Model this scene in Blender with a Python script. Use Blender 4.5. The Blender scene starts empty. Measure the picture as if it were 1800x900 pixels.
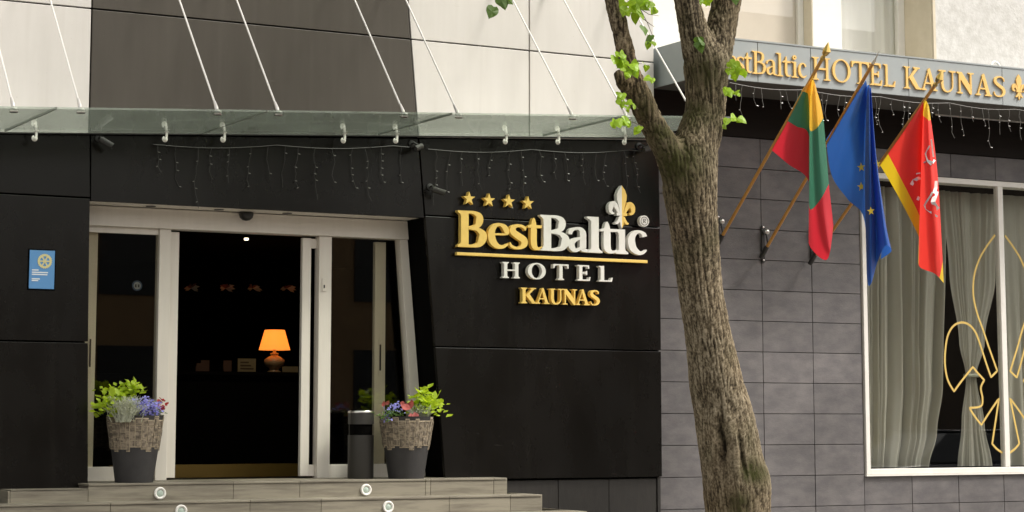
import bpy, bmesh, math, random
import numpy as np
from mathutils import Vector, noise, Matrix
random.seed(7); rng = random.Random(11)
R = math.radians; PI = math.pi
S = bpy.context.scene; COL = S.collection

# ------------------------------------------------------------------ camera
YAW, PITCH, FPX = R(28.77), R(6.9), 3707.0
CAM = Vector((0, -18, 1.5))
FW = Vector((math.sin(YAW)*math.cos(PITCH), math.cos(YAW)*math.cos(PITCH), math.sin(PITCH)))
RT = Vector((math.cos(YAW), -math.sin(YAW), 0)); UP = RT.cross(FW)
cd = bpy.data.cameras.new('camera'); cam = bpy.data.objects.new('camera', cd); COL.objects.link(cam)
m = Matrix((RT, UP, -FW)).transposed().to_4x4(); m.translation = CAM; cam.matrix_world = m
cd.sensor_width = 36; cd.lens = FPX/1800*36; cd.shift_y = -159/1800; cd.clip_end = 500; cd.clip_start = .1
S.camera = cam
# ------------------------------------------------------------------ light
SUN_EL, SUN_AZ = 52, 128      # azimuth clockwise from +Y
w = bpy.data.worlds.new('World'); S.world = w; w.use_nodes = True
nt = w.node_tree; bg = nt.nodes['Background']
sky = nt.nodes.new('ShaderNodeTexSky'); sky.sky_type = 'NISHITA'; sky.sun_disc = False
sky.sun_elevation = R(SUN_EL); sky.sun_rotation = R(SUN_AZ); sky.dust_density = 4; sky.air_density = 1.6
hs = nt.nodes.new('ShaderNodeHueSaturation'); hs.inputs['Saturation'].default_value = .12
wm = nt.nodes.new('ShaderNodeMixRGB'); wm.blend_type = 'MULTIPLY'; wm.inputs[0].default_value = 1; wm.inputs[2].default_value = (1, .965, .915, 1)
nt.links.new(sky.outputs[0], hs.inputs['Color']); nt.links.new(hs.outputs[0], wm.inputs[1]); nt.links.new(wm.outputs[0], bg.inputs[0])
bg.inputs[1].default_value = .12
sd = bpy.data.lights.new('sun', 'SUN'); sun = bpy.data.objects.new('sun', sd); COL.objects.link(sun)
sd.energy = 1.7; sd.angle = R(12); sd.color = (1, .95, .88)
dv = Vector((math.sin(R(SUN_AZ))*math.cos(R(SUN_EL)), math.cos(R(SUN_AZ))*math.cos(R(SUN_EL)), math.sin(R(SUN_EL))))
sun.rotation_euler = dv.to_track_quat('Z', 'Y').to_euler(); sun.location = (5, -10, 20)
S.view_settings.view_transform = 'Standard'; S.view_settings.look = 'None'
S.view_settings.exposure = 1.15; S.view_settings.gamma = 1
S.render.engine = 'CYCLES'; S.cycles.max_bounces = 8; S.cycles.transparent_max_bounces = 16

# ------------------------------------------------------------------ survey helpers: sight line met with a real plane
def ray(x, y): return FW*FPX + RT*(x-900) - UP*(y-291)
def P(x, y, Y=0.0):
    d = ray(x, y); return CAM + d*((Y-CAM.y)/d.y)
def PX(x, y, X):
    d = ray(x, y); return CAM + d*((X-CAM.x)/d.x)
def PZ(x, y, Z):
    d = ray(x, y); return CAM + d*((Z-CAM.z)/d.z)
def proj(v):
    q = Vector(v)-CAM; return 900+FPX*q.dot(RT)/q.dot(FW), 291-FPX*q.dot(UP)/q.dot(FW)

# ------------------------------------------------------------------ mesh builder
class MB:
    def __init__(s): s.v = []; s.f = []; s.uv = None
    def add(s, vs, fs):
        n = len(s.v); s.v += [Vector(v) for v in vs]; s.f += [tuple(i+n for i in f) for f in fs]; return s
    def box(s, x0, x1, y0, y1, z0, z1):
        return s.add([(x0,y0,z0),(x1,y0,z0),(x1,y1,z0),(x0,y1,z0),(x0,y0,z1),(x1,y0,z1),(x1,y1,z1),(x0,y1,z1)],
              [(0,3,2,1),(4,5,6,7),(0,1,5,4),(1,2,6,5),(2,3,7,6),(3,0,4,7)])
    def prism(s, pts, y0, y1):      # pts in X,Z counter-clockwise seen from -Y
        n = len(pts)
        return s.add([(p[0],y0,p[1]) for p in pts]+[(p[0],y1,p[1]) for p in pts],
              [tuple(range(n)), tuple(range(2*n-1,n-1,-1))]+[(i,i+n,(i+1)%n+n,(i+1)%n) for i in range(n)])
    def zprism(s, pts, z0, z1):
        n = len(pts)
        return s.add([(p[0],p[1],z0) for p in pts]+[(p[0],p[1],z1) for p in pts],
              [tuple(range(n-1,-1,-1)), tuple(range(n,2*n))]+[(i,(i+1)%n,(i+1)%n+n,i+n) for i in range(n)])
    def tube(s, pts, r, n=8, caps=True):
        pts = [Vector(p) for p in pts]; k = len(pts)
        rs = r if isinstance(r, (list, tuple)) else [r]*k
        vs = []; fs = []; ref = None
        for i, p in enumerate(pts):
            t = (pts[min(i+1,k-1)]-pts[max(i-1,0)]).normalized()
            if ref is None:
                ref = t.orthogonal().normalized()
            a = (ref - t*ref.dot(t)); a = a.normalized() if a.length > 1e-6 else t.orthogonal().normalized(); ref = a; b = t.cross(a)
            for j in range(n):
                th = 2*PI*j/n; vs.append(p + a*math.cos(th)*rs[i] + b*math.sin(th)*rs[i])
        for i in range(k-1):
            for j in range(n):
                fs.append((i*n+j, i*n+(j+1)%n, (i+1)*n+(j+1)%n, (i+1)*n+j))
        if caps: fs += [tuple(range(n-1,-1,-1)), tuple(range((k-1)*n, k*n))]
        return s.add(vs, fs)
    def lathe(s, prof, c, n=24, axis='z'):   # prof: (r, h)
        c = Vector(c); vs = []; fs = []; k = len(prof)
        for r, h in prof:
            for j in range(n):
                th = 2*PI*j/n; a, b = r*math.cos(th), r*math.sin(th)
                vs.append(c + (Vector((a,b,h)) if axis == 'z' else Vector((a,-h,b)) if axis == 'y' else Vector((h,a,b))))
        for i in range(k-1):
            for j in range(n):
                fs.append((i*n+j, i*n+(j+1)%n, (i+1)*n+(j+1)%n, (i+1)*n+j))
        fs += [tuple(range(n-1,-1,-1)), tuple(range((k-1)*n, k*n))]
        return s.add(vs, fs)
    def strip(s, L, Rr, y0, y1, closed=False):  # ribbon between two XZ polylines, thick from y0 (front) to y1
        n = len(L); vs = []
        for (a, b) in zip(L, Rr): vs += [(a[0],y0,a[1]),(b[0],y0,b[1]),(b[0],y1,b[1]),(a[0],y1,a[1])]
        fs = []
        for i in range(n if closed else n-1):
            o, q = 4*i, 4*((i+1)%n)
            fs += [(o,q,q+1,o+1),(o+1,q+1,q+2,o+2),(o+2,q+2,q+3,o+3),(o+3,q+3,q,o)]
        if not closed: fs += [(0,1,2,3),(4*n-1,4*n-2,4*n-3,4*n-4)]
        return s.add(vs, fs)
    def mesh(s, name, off=(0,0,0)):
        me = bpy.data.meshes.new(name); o = Vector(off)
        me.from_pydata([v-o for v in s.v], [], s.f); me.validate()
        bm = bmesh.new(); bm.from_mesh(me); bmesh.ops.recalc_face_normals(bm, faces=bm.faces); bm.to_mesh(me); bm.free()
        return me
def origin(o):
    p = Vector((0,0,0))
    while o: p += o.location; o = o.parent
    return p
def obj(name, me, mat, parent=None, loc=None, smooth=False, bevel=0, kind=None, label=None):
    o = bpy.data.objects.new(name, me); COL.objects.link(o); o.parent = parent
    if loc is not None: o.location = loc
    if mat and not me.materials: me.materials.append(mat)
    if smooth is True:
        for p in me.polygons: p.use_smooth = True
    elif smooth: me.shade_smooth() if hasattr(me, 'shade_smooth') else None; me.set_sharp_from_angle(angle=R(smooth))
    if bevel:
        b = o.modifiers.new('bevel', 'BEVEL'); b.width = bevel; b.segments = 2; b.limit_method = 'ANGLE'; b.angle_limit = R(40)
    if kind: o['kind'] = kind
    if label: o['label'] = label
    return o
def part(name, mb, mat, parent, **k):
    return obj(name, mb.mesh(name, origin(parent)), mat, parent, **k)
def thing(name, label, cat, loc=(0,0,0), group=None):
    o = bpy.data.objects.new(name, None); COL.objects.link(o); o.location = loc; o.empty_display_size = .2
    o['label'] = label; o['category'] = cat
    if group: o['group'] = group
    return o
def single(name, mb, mat, label, cat, group=None, loc=None, **k):
    c = Vector(loc) if loc is not None else sum(mb.v, Vector())/len(mb.v)
    o = obj(name, mb.mesh(name, c), mat, None, loc=c, **k); o['label'] = label; o['category'] = cat
    if group: o['group'] = group
    return o
def structure(name, mb, mat, **k): return obj(name, mb.mesh(name), mat, None, kind='structure', **k)

# ------------------------------------------------------------------ materials
def mat(name, c, rough=.5, metal=0, c2=None, scale=6, stretch=(1,1,1), bump=0, bscale=40, bstretch=None, spec=.5, rand=0, rvar=0, detail=6, contrast=(.35,.65), coat=0, lowfreq=0):
    m = bpy.data.materials.new(name); m.use_nodes = True; t = m.node_tree; L = t.links; N = t.nodes
    b = N['Principled BSDF']; b.inputs['Roughness'].default_value = rough; b.inputs['Metallic'].default_value = metal
    b.inputs['Specular IOR Level'].default_value = spec; b.inputs['Base Color'].default_value = (*c, 1)
    if coat: b.inputs['Coat Weight'].default_value = coat; b.inputs['Coat Roughness'].default_value = .1
    geo = N.new('ShaderNodeNewGeometry')
    def nz(sc, st):
        mp = N.new('ShaderNodeMapping'); mp.inputs['Scale'].default_value = st; L.new(geo.outputs['Position'], mp.inputs[0])
        n = N.new('ShaderNodeTexNoise'); n.inputs['Scale'].default_value = sc; n.inputs['Detail'].default_value = detail; n.inputs['Roughness'].default_value = .62
        L.new(mp.outputs[0], n.inputs['Vector']); return n.outputs['Fac']
    col = None
    if c2 is not None:
        mr = N.new('ShaderNodeMapRange'); mr.inputs[1].default_value, mr.inputs[2].default_value = contrast
        L.new(nz(scale, stretch), mr.inputs[0])
        mx = N.new('ShaderNodeMixRGB'); mx.inputs[1].default_value = (*c, 1); mx.inputs[2].default_value = (*c2, 1)
        L.new(mr.outputs[0], mx.inputs[0]); col = mx.outputs[0]
        if rvar:
            r2 = N.new('ShaderNodeMapRange'); r2.inputs[3].default_value = rough-rvar; r2.inputs[4].default_value = rough+rvar
            L.new(mr.outputs[0], r2.inputs[0]); L.new(r2.outputs[0], b.inputs['Roughness'])
    if lowfreq:
        mr = N.new('ShaderNodeMapRange'); mr.inputs[1].default_value=.3; mr.inputs[2].default_value=.7; mr.inputs[3].default_value = 1-lowfreq; mr.inputs[4].default_value = 1+lowfreq
        L.new(nz(.9,(1,1,1)), mr.inputs[0])
        h = N.new('ShaderNodeHueSaturation'); L.new(mr.outputs[0], h.inputs['Value'])
        if col: L.new(col, h.inputs['Color'])
        else: h.inputs['Color'].default_value = (*c, 1)
        col = h.outputs[0]
    if rand:
        oi = N.new('ShaderNodeObjectInfo'); mr = N.new('ShaderNodeMapRange'); mr.inputs[3].default_value = 1-rand; mr.inputs[4].default_value = 1+rand
        L.new(oi.outputs['Random'], mr.inputs[0])
        h = N.new('ShaderNodeHueSaturation'); L.new(mr.outputs[0], h.inputs['Value'])
        if col: L.new(col, h.inputs['Color'])
        else: h.inputs['Color'].default_value = (*c, 1)
        col = h.outputs[0]
    if col: L.new(col, b.inputs['Base Color'])
    if bump:
        bp = N.new('ShaderNodeBump'); bp.inputs['Strength'].default_value = bump; bp.inputs['Distance'].default_value = .01
        L.new(nz(bscale, bstretch or stretch), bp.inputs['Height']); L.new(bp.outputs[0], b.inputs['Normal'])
    return m
def glassmat(name, tint, frost=0, frostcol=(.5,.6,.52), refl=1.0, rough=.0, ior=1.5):
    m = bpy.data.materials.new(name); m.use_nodes = True; t = m.node_tree; L = t.links; N = t.nodes
    N.remove(N['Principled BSDF']); out = N['Material Output']
    tr = N.new('ShaderNodeBsdfTransparent'); tr.inputs[0].default_value = (*tint, 1)
    gl = N.new('ShaderNodeBsdfGlossy'); gl.inputs['Roughness'].default_value = rough; gl.inputs[0].default_value = (refl,refl,refl,1)
    fr = N.new('ShaderNodeFresnel'); fr.inputs['IOR'].default_value = ior
    g0 = N.new('ShaderNodeNewGeometry'); ri = N.new('ShaderNodeMapRange'); ri.inputs[3].default_value = ior; ri.inputs[4].default_value = 1/ior
    L.new(g0.outputs['Backfacing'], ri.inputs[0]); L.new(ri.outputs[0], fr.inputs['IOR'])   # thin sheet: both faces reflect alike
    mx = N.new('ShaderNodeMixShader'); L.new(fr.outputs[0], mx.inputs[0])
    src = tr.outputs[0]
    if frost:
        df = N.new('ShaderNodeBsdfDiffuse'); df.inputs[0].default_value = (*frostcol, 1)
        tl = N.new('ShaderNodeBsdfTranslucent'); tl.inputs[0].default_value = (*frostcol, 1)
        m1 = N.new('ShaderNodeMixShader'); m1.inputs[0].default_value = .5; L.new(df.outputs[0], m1.inputs[1]); L.new(tl.outputs[0], m1.inputs[2])
        geo = N.new('ShaderNodeNewGeometry'); nz = N.new('ShaderNodeTexNoise'); nz.inputs['Scale'].default_value = 2.2; nz.inputs['Detail'].default_value = 8
        L.new(geo.outputs['Position'], nz.inputs['Vector'])
        mr = N.new('ShaderNodeMapRange'); mr.inputs[1].default_value = .3; mr.inputs[2].default_value = .7
        mr.inputs[3].default_value = frost*.7; mr.inputs[4].default_value = frost*1.3; L.new(nz.outputs['Fac'], mr.inputs[0])
        m2 = N.new('ShaderNodeMixShader'); L.new(mr.outputs[0], m2.inputs[0])
        L.new(tr.outputs[0], m2.inputs[1]); L.new(m1.outputs[0], m2.inputs[2]); src = m2.outputs[0]
    L.new(src, mx.inputs[1]); L.new(gl.outputs[0], mx.inputs[2]); L.new(mx.outputs[0], out.inputs[0])
    return m
def emis(name, c, s):
    m = mat(name, c, .6); b = m.node_tree.nodes['Principled BSDF']
    b.inputs['Emission Color'].default_value = (*c, 1); b.inputs['Emission Strength'].default_value = s; return m
def leafmat(name, c, rand=.25, trans=.35):
    m = mat(name, c, .45, rand=rand); t = m.node_tree; b = t.nodes['Principled BSDF']
    tl = t.nodes.new('ShaderNodeBsdfTranslucent'); mx = t.nodes.new('ShaderNodeMixShader'); mx.inputs[0].default_value = trans
    tl.inputs[0].default_value = (min(1,c[0]*1.5), min(1,c[1]*1.4), c[2]*.8, 1)
    t.links.new(b.outputs[0], mx.inputs[1]); t.links.new(tl.outputs[0], mx.inputs[2]); t.links.new(mx.outputs[0], t.nodes['Material Output'].inputs[0])
    return m
M = {}
M['black'] = mat('black_cladding', (.0038,.0031,.0024), .27, c2=(.0050,.0041,.0032), scale=1.2, stretch=(1.5,1,.8), bump=.05, bscale=2.2, bstretch=(1,1,1), rvar=.04, rand=.08, spec=.27)
def stains(m, streak, speck):
    t = m.node_tree; L = t.links; N = t.nodes; b = N['Principled BSDF']; src = b.inputs['Base Color'].links[0].from_socket
    geo = N.new('ShaderNodeNewGeometry')
    for sc, st, lo, hi, col, det in ((2.0, (5,1,.22), .58, .85, streak, 1), (38, (1,1,1), .72, .76, speck, 2), (4.5, (.9,1,9), .70, .76, speck, 6)):
        mp = N.new('ShaderNodeMapping'); mp.inputs['Scale'].default_value = st; L.new(geo.outputs['Position'], mp.inputs[0])
        n = N.new('ShaderNodeTexNoise'); n.inputs['Scale'].default_value = sc; n.inputs['Detail'].default_value = det; L.new(mp.outputs[0], n.inputs['Vector'])
        r = N.new('ShaderNodeMapRange'); r.inputs[1].default_value = lo; r.inputs[2].default_value = hi; L.new(n.outputs['Fac'], r.inputs[0])
        x = N.new('ShaderNodeMixRGB'); x.inputs[2].default_value = (*col, 1); L.new(r.outputs[0], x.inputs[0]); L.new(src, x.inputs[1]); src = x.outputs[0]
    L.new(src, b.inputs['Base Color'])
stains(M['black'], (.0085,.0075,.006), (.026,.023,.02))
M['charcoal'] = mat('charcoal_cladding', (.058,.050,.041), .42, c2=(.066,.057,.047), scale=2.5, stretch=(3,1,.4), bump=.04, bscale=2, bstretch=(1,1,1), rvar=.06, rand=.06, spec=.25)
M['white_panel'] = mat('white_cladding', (.58,.55,.522), .5, c2=(.54,.51,.48), scale=1.5, stretch=(3,1,.3), lowfreq=.05, rand=.03, bump=.03, bscale=1.4)
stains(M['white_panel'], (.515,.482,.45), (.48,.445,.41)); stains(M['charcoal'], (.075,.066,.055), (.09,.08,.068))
M['gap'] = mat('joint_black', (.002,.0018,.0016), .9, spec=.05)
M['tile'] = mat('grey_stone_tile', (.090,.083,.086), .62, c2=(.130,.119,.118), scale=5, stretch=(1,1,2.2), bump=.25, bscale=60, bstretch=(.6,1,2), rand=.12, lowfreq=.24)
M['grout'] = mat('dark_grout', (.062,.054,.050), .9)
M['plinth'] = mat('plinth_stone', (.013,.011,.009), .6, c2=(.02,.017,.014), scale=8, stretch=(3,1,.6), bump=.2, bscale=60, rand=.1)
M['frame'] = mat('door_aluminium', (.72,.67,.605), .42, c2=(.68,.63,.565), scale=4, stretch=(4,1,.3), spec=.5)
M['white_frame'] = mat('white_window_frame', (.78,.75,.70), .4, c2=(.72,.69,.64), scale=5)
M['steel'] = mat('brushed_steel', (.62,.60,.57), .28, metal=1)
M['rodsteel'] = mat('painted_rod', (.74,.72,.69), .3, metal=.25)
M['dark'] = mat('dark_metal', (.018,.017,.016), .4)
M['brown'] = mat('brown_fascia', (.009,.006,.0045), .6, c2=(.013,.0085,.0065), scale=6, stretch=(.4,1,3), spec=.15)
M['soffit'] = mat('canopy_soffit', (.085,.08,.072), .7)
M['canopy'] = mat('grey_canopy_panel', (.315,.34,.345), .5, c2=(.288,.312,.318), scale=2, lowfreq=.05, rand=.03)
M['canopyside'] = M['canopy']
M['gold'] = mat('gold_letter', (.78,.50,.155), .5, c2=(.72,.455,.135), scale=8)
M['decalgold'] = mat('decal_gold', (.62,.43,.12), .5)
M['signgold'] = mat('sign_gold', (.82,.56,.14), .45, c2=(.76,.51,.125), scale=7)
M['signwhite'] = mat('sign_white', (.74,.72,.68), .45, c2=(.68,.66,.61), scale=7)
M['plaster'] = mat('white_plaster', (.60,.585,.56), .9, c2=(.49,.475,.445), scale=11, bump=.4, bscale=30, lowfreq=.05)
M['cream'] = mat('cream_reveal', (.60,.53,.41), .8, c2=(.55,.48,.36), scale=6)
M['smoothwhite'] = mat('smooth_plaster', (.76,.74,.69), .85, c2=(.72,.70,.65), scale=4)
M['glass'] = glassmat('window_glass', (.93,.935,.92), ior=1.5)
M['clearglass'] = glassmat('clear_glass', (.985,.985,.98), ior=1.45)
M['doorglass'] = glassmat('door_glass', (.88,.87,.82), ior=1.5)
M['canopyglass'] = glassmat('canopy_glass', (.95,.985,.95), frost=.15, frostcol=(.72,.82,.72), rough=.05, ior=1.36)
M['jointseal'] = mat('grey_sealant', (.16,.16,.14), .7)
M['curtain'] = leafmat('sage_curtain', (.47,.455,.395), rand=.05, trans=.15)
M['netcurtain'] = leafmat('net_curtain', (.80,.79,.75), rand=.03, trans=.15)
M['blind'] = mat('beige_blind', (.66,.585,.50), .8, lowfreq=.08)
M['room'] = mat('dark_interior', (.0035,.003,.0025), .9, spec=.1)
M['step'] = mat('wood_look_tile', (.225,.203,.155), .55, c2=(.115,.098,.075), scale=2.2, stretch=(1,1,12), bump=.15, bscale=20, bstretch=(1,1,10), rand=.14, contrast=(.42,.72))
M['stepgrout'] = mat('step_grout', (.12,.10,.08), .9)
M['paving'] = mat('pavement_slab', (.24,.225,.20), .85, c2=(.19,.175,.155), scale=3, bump=.3, bscale=60)
M['asphalt'] = mat('asphalt', (.05,.05,.052), .9, c2=(.065,.063,.06), scale=2, bump=.5, bscale=120)
M['kerb'] = mat('kerb_stone', (.30,.29,.27), .85, c2=(.24,.23,.21), scale=8)
M['pole'] = mat('varnished_wood', (.52,.26,.055), .4, c2=(.42,.19,.035), scale=10, stretch=(6,1,1))
M['brass'] = mat('brass', (.62,.42,.14), .3, metal=1)
M['potdark'] = mat('pot_charcoal', (.025,.023,.0235), .65, c2=(.034,.032,.032), scale=8, bump=.15, bscale=50)
M['mosaic'] = mat('pot_mosaic', (.27,.22,.16), .8, c2=(.10,.08,.058), scale=30, bump=.6, bscale=90, contrast=(.42,.6), detail=3)
M['mosaicback'] = mat('pot_mosaic_joint', (.52,.435,.32), .85, c2=(.42,.35,.25), scale=20)
M['soil'] = mat('potting_soil', (.03,.022,.016), .95, bump=.6, bscale=60)
M['lime'] = leafmat('lime_leaf', (.46,.60,.035), trans=.4)
M['green'] = leafmat('green_leaf', (.09,.17,.03))
M['silver'] = leafmat('silver_leaf', (.55,.57,.47), trans=.2)
M['blue'] = leafmat('lobelia_blue', (.30,.29,.74), trans=.25)
M['red'] = leafmat('begonia_red', (.48,.03,.03), trans=.2)
M['coleus'] = leafmat('dark_red_leaf', (.40,.10,.09), trans=.15)
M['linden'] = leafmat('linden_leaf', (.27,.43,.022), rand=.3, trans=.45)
M['lindendark'] = leafmat('linden_leaf_dark', (.09,.17,.025), rand=.25, trans=.3)  # second, darker green for some of the leaves
M['twig'] = mat('twig_bark', (.09,.065,.04), .85)
M['binsteel'] = mat('bin_steel', (.045,.042,.038), .45, metal=.35)
M['white'] = mat('white_paint', (.78,.76,.72), .4)
M['wire'] = mat('light_wire', (.11,.105,.095), .5)
M['wiredark'] = mat('clear_wire', (.024,.022,.02), .5)
M['bulbdark'] = mat('unlit_bulb', (.10,.096,.088), .3)
M['bulb'] = mat('clear_bulb', (.30,.29,.27), .25)
M['blueplaque'] = mat('blue_plaque', (.10,.27,.55), .35)
M['yellowprint'] = mat('pale_yellow_print', (.62,.55,.28), .5)
M['paleprint'] = mat('pale_print', (.30,.31,.34), .5)
M['stickerblue'] = mat('sticker_blue', (.03,.06,.14), .4)
M['whiteprint'] = mat('white_print', (.72,.74,.78), .5)

# ------------------------------------------------------------------ ground
KY = -4.7     # kerb line
structure('pavement', MB().box(-60, 70, KY, 40, -.3, 0), M['paving'])
kb = thing('kerb', 'grey stone kerb along the pavement edge', 'kerb'); del kb['category']; del kb['label']; kb['kind'] = 'structure'
x = -10
me = MB().box(0, .99, -.16, 0, -.15, .004).mesh('kerb_stone')
while x < 30: obj('kerb_stone', me, M['kerb'], kb, loc=(x, KY, 0)); x += 1
structure('road', MB().box(-60, 70, -14.5, KY-.16, -.3, -.12), M['asphalt'])
structure('far_pavement', MB().box(-60, 70, -60, -14.5, -.3, 0), M['paving'])
structure('ground', MB().add([(-400,-400,-.32),(400,-400,-.32),(400,400,-.32),(-400,400,-.32)], [(0,1,2,3)]), M['paving'])

# ------------------------------------------------------------------ hotel building
hotel = thing('hotel_building', 'hotel with black and white panel cladding, sliding entrance door and grey tiled wing', 'building', (8, 0, 0))
def SX(z): return 9.245-.0915*z          # the slanted joint
def SZ(X): return 3.972+.0545*(X-4.82)   # the rising line where black cladding meets the upper panels
g = .007
YF, YB = 0.0, .045
def panel(pts, mt, label=None, y0=YF):
    o = part('cladding_panel', MB().prism(pts, y0, YB), M[mt], hotel, bevel=.004)
    if label: o['label'] = label
    return o
XL, XR, ZT = 2.6, 11.6, 8.0
def zz(x): return SZ(x)
ztop = [5.145, ZT]
for i, (z0, z1) in enumerate(((None, 5.145), (5.145, ZT))):
    b = (lambda X: SZ(X)+g) if z0 is None else (lambda X: z0+g)
    t = z1-g
    panel([(XL,b(XL)),(5.615-g,b(5.615)),(5.615-g,t),(XL,t)], 'white_panel')
    bx = SX(b(8.85))
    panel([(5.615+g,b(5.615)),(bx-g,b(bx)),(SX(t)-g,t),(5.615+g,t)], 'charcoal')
    panel([(bx+g,b(bx)),(10.08-g,b(10.08)),(10.08-g,t),(SX(t)+g,t)], 'white_panel')
    panel([(10.08+g,b(10.08)),(11.54,b(11.54)),(11.54,t),(10.08+g,t)], 'white_panel')
# black rows
panel([(XL,3.45+g),(5.645-g,3.45+g),(5.63-g,SZ(5.63)-g),(XL,SZ(XL)-g)], 'black')
panel([(XL,2.182+g),(5.66-g,2.182+g),(5.645-g,3.45-g),(XL,3.45-g)], 'black')
panel([(XL,.925),(5.69-g,.925),(5.66-g,2.182-g),(XL,2.182-g)], 'black')
panel([(5.64+g,3.425),(SX(3.425)-g,3.425),(SX(SZ(8.88))-g,SZ(8.88)-g),(5.63+g,SZ(5.63)-g)], 'black', 'wide black lintel panel above the entrance door')
panel([(SX(3.45)+g,3.45+g),(XR,3.45+g),(XR-.01,SZ(XR)-g),(SX(SZ(8.88))+g,SZ(8.88)-g)], 'black')
panel([(SX(2.2)+g,2.2+g),(XR,2.2+g),(XR,3.45-g),(SX(3.45)+g,3.45-g)], 'black')
panel([(SX(.945)+g,.945),(XR,.945),(XR,2.2-g),(SX(2.2)+g,2.2-g)], 'black')
# backing wall, reveals
wb = MB().box(XL, 5.64, .05, .3, 0, 4.2).box(5.64, 8.9, .05, .3, 3.435, 4.25).prism([(SX(.93)+.02,.93),(XR-.004,.93),(XR-.004,4.2),(SX(4.2)+.02,4.2)], .05, .3)
wb.box(XL, 11.53, .05, .3, 4.2, 8)
part('backing_wall', wb, M['gap'], hotel)
part('reveal', MB().prism([(SX(.95)+.012,.95),(SX(.95)+.06,.95),(SX(3.44)+.06,3.44),(SX(3.44)+.012,3.44)], .047, .62), M['gap'], hotel)
part('reveal', MB().box(5.58, 5.635, .3, .62, .93, 3.44), M['gap'], hotel)
part('soffit', MB().prism([(5.64,3.432),(SX(3.43),3.432),(SX(3.47),3.47),(5.64,3.47)], .302, .62).box(5.645, 8.9, .046, .302, 3.427, 3.434), M['frame'], hotel)
for px in (265, 385, 505):
    q = P(px, 362, .2); part('recessed_spot', MB().lathe([(.045,0),(.045,.006),(.03,.006)], (q.x,.2,3.42), 16), M['dark'], hotel)
# lower plinth under right block
for a, b_ in ((9.2,9.66),(9.66,10.42),(10.42,11.0),(11.0,11.56)):
    part('plinth_stone', MB().box(a+.003, b_-.003, .04, .1, 0, .925), M['plinth'], hotel, bevel=.003)
part('plinth_stone', MB().box(XL, 4.98, .04, .1, 0, .918), M['plinth'], hotel)
part('end_trim', MB().box(11.565, 11.6, .03, .2, 0, .938), M['plinth'], hotel)
part('end_return', MB().box(11.535, 11.545, .046, .3, 4.36, 8), M['canopy'], hotel)

# ---- sliding entrance door (plane Y .45)
DY = .45; ZF = .965
door = part('sliding_door', MB().prism([(5.645,3.245),(SX(3.245)-.002,3.245),(SX(3.43)-.002,3.425),(5.645,3.425)], DY-.08, DY+.1), M['frame'], hotel, bevel=.006, label='beige aluminium sliding door standing open under a deep header')
def dpart(name, mb, mt, **k): return part(name, mb, M[mt], door, **k)
def dx(px, y=DY, py=600): return P(px, py, y).x
x275, x296, x313, x530, x545, x556, x578 = [dx(v) for v in (274,295,312,530,545.5,556,578)]
dpart('post', MB().box(x275, x296-.004, DY-.05, DY+.06, ZF, 3.243), 'frame', bevel=.004)
dpart('leaf_stile', MB().box(x296+.006, x313, DY+.0, DY+.05, ZF+.02, 3.225), 'frame', bevel=.004)
dpart('leaf_stile', MB().box(x530, x545, DY+.0, DY+.05, ZF+.02, 3.225), 'frame', bevel=.004)
dpart('post', MB().box(x556, x578, DY-.05, DY+.06, ZF, 3.243), 'frame', bevel=.004)
dpart('leaf_top_rail', MB().box(x545+.002, x556-.002, DY+.01, DY+.05, 3.13, 3.22), 'frame')
dpart('leaf_bottom_rail', MB().box(x545+.002, x556-.002, DY+.01, DY+.05, ZF+.02, 1.09), 'frame')
xl0, xl1 = 5.70, 5.86
dpart('jamb', MB().box(5.645, 5.72, DY-.03, DY+.06, 1.095, 3.243), 'frame', bevel=.003)
a, b_ = dx(160, .53), dx(171, .53)
for nm, x0, x1 in (('left', 5.725, 5.81+.02), ('right', dx(656,.53), dx(675,.53))):
    st = dpart('leaf_stile', MB().box(x0+.05 if nm=='left' else x0, x1+.05 if nm=='left' else x1, .5, .55, ZF+.02, 3.22), 'frame', bevel=.003)
    cx = (x0+x1)/2+(.05 if nm=='left' else 0)
    dpart('handle', MB().box(cx-.018, cx+.018, .492, .499, 1.93, 2.28), 'frame')
    dpart('handle_slot', MB().box(cx-.008, cx+.008, .486, .4915, 1.98, 2.23), 'dark')
dpart('bottom_rail', MB().box(5.645, x275-.002, DY-.03, DY+.05, ZF, 1.09), 'frame', bevel=.003)
dpart('bottom_rail', MB().box(x578+.002, SX(1.05)-.125, DY-.03, DY+.05, ZF, 1.09), 'frame', bevel=.003)
dpart('top_rail', MB().box(5.722, x275-.002, DY-.02, DY+.05, 3.19, 3.243), 'frame')
dpart('glass', MB().box(5.722, x275-.002, DY, DY+.012, 1.092, 3.188), 'doorglass')
dpart('glass', MB().prism([(x578+.002,1.092),(SX(1.092)-.122,1.092),(SX(3.24)-.122,3.243),(x578+.002,3.243)], DY, DY+.012), 'doorglass')
dpart('slanted_post', MB().prism([(SX(.965)-.115,.965),(SX(.965)-.005,.965),(SX(3.243)-.005,3.243),(SX(3.243)-.09,3.243)], DY-.06, DY+.06), 'frame', bevel=.004, label='leaning end post of the door frame')
q = P(569, 500, DY-.05)
dpart('lock', MB().box(q.x-.02, q.x+.02, DY-.062, DY-.0505, q.z-.065, q.z+.06), 'frame', bevel=.003)
dpart('keyhole', MB().box(q.x-.006, q.x+.006, DY-.066, DY-.0625, q.z-.035, q.z-.005), 'dark')
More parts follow.
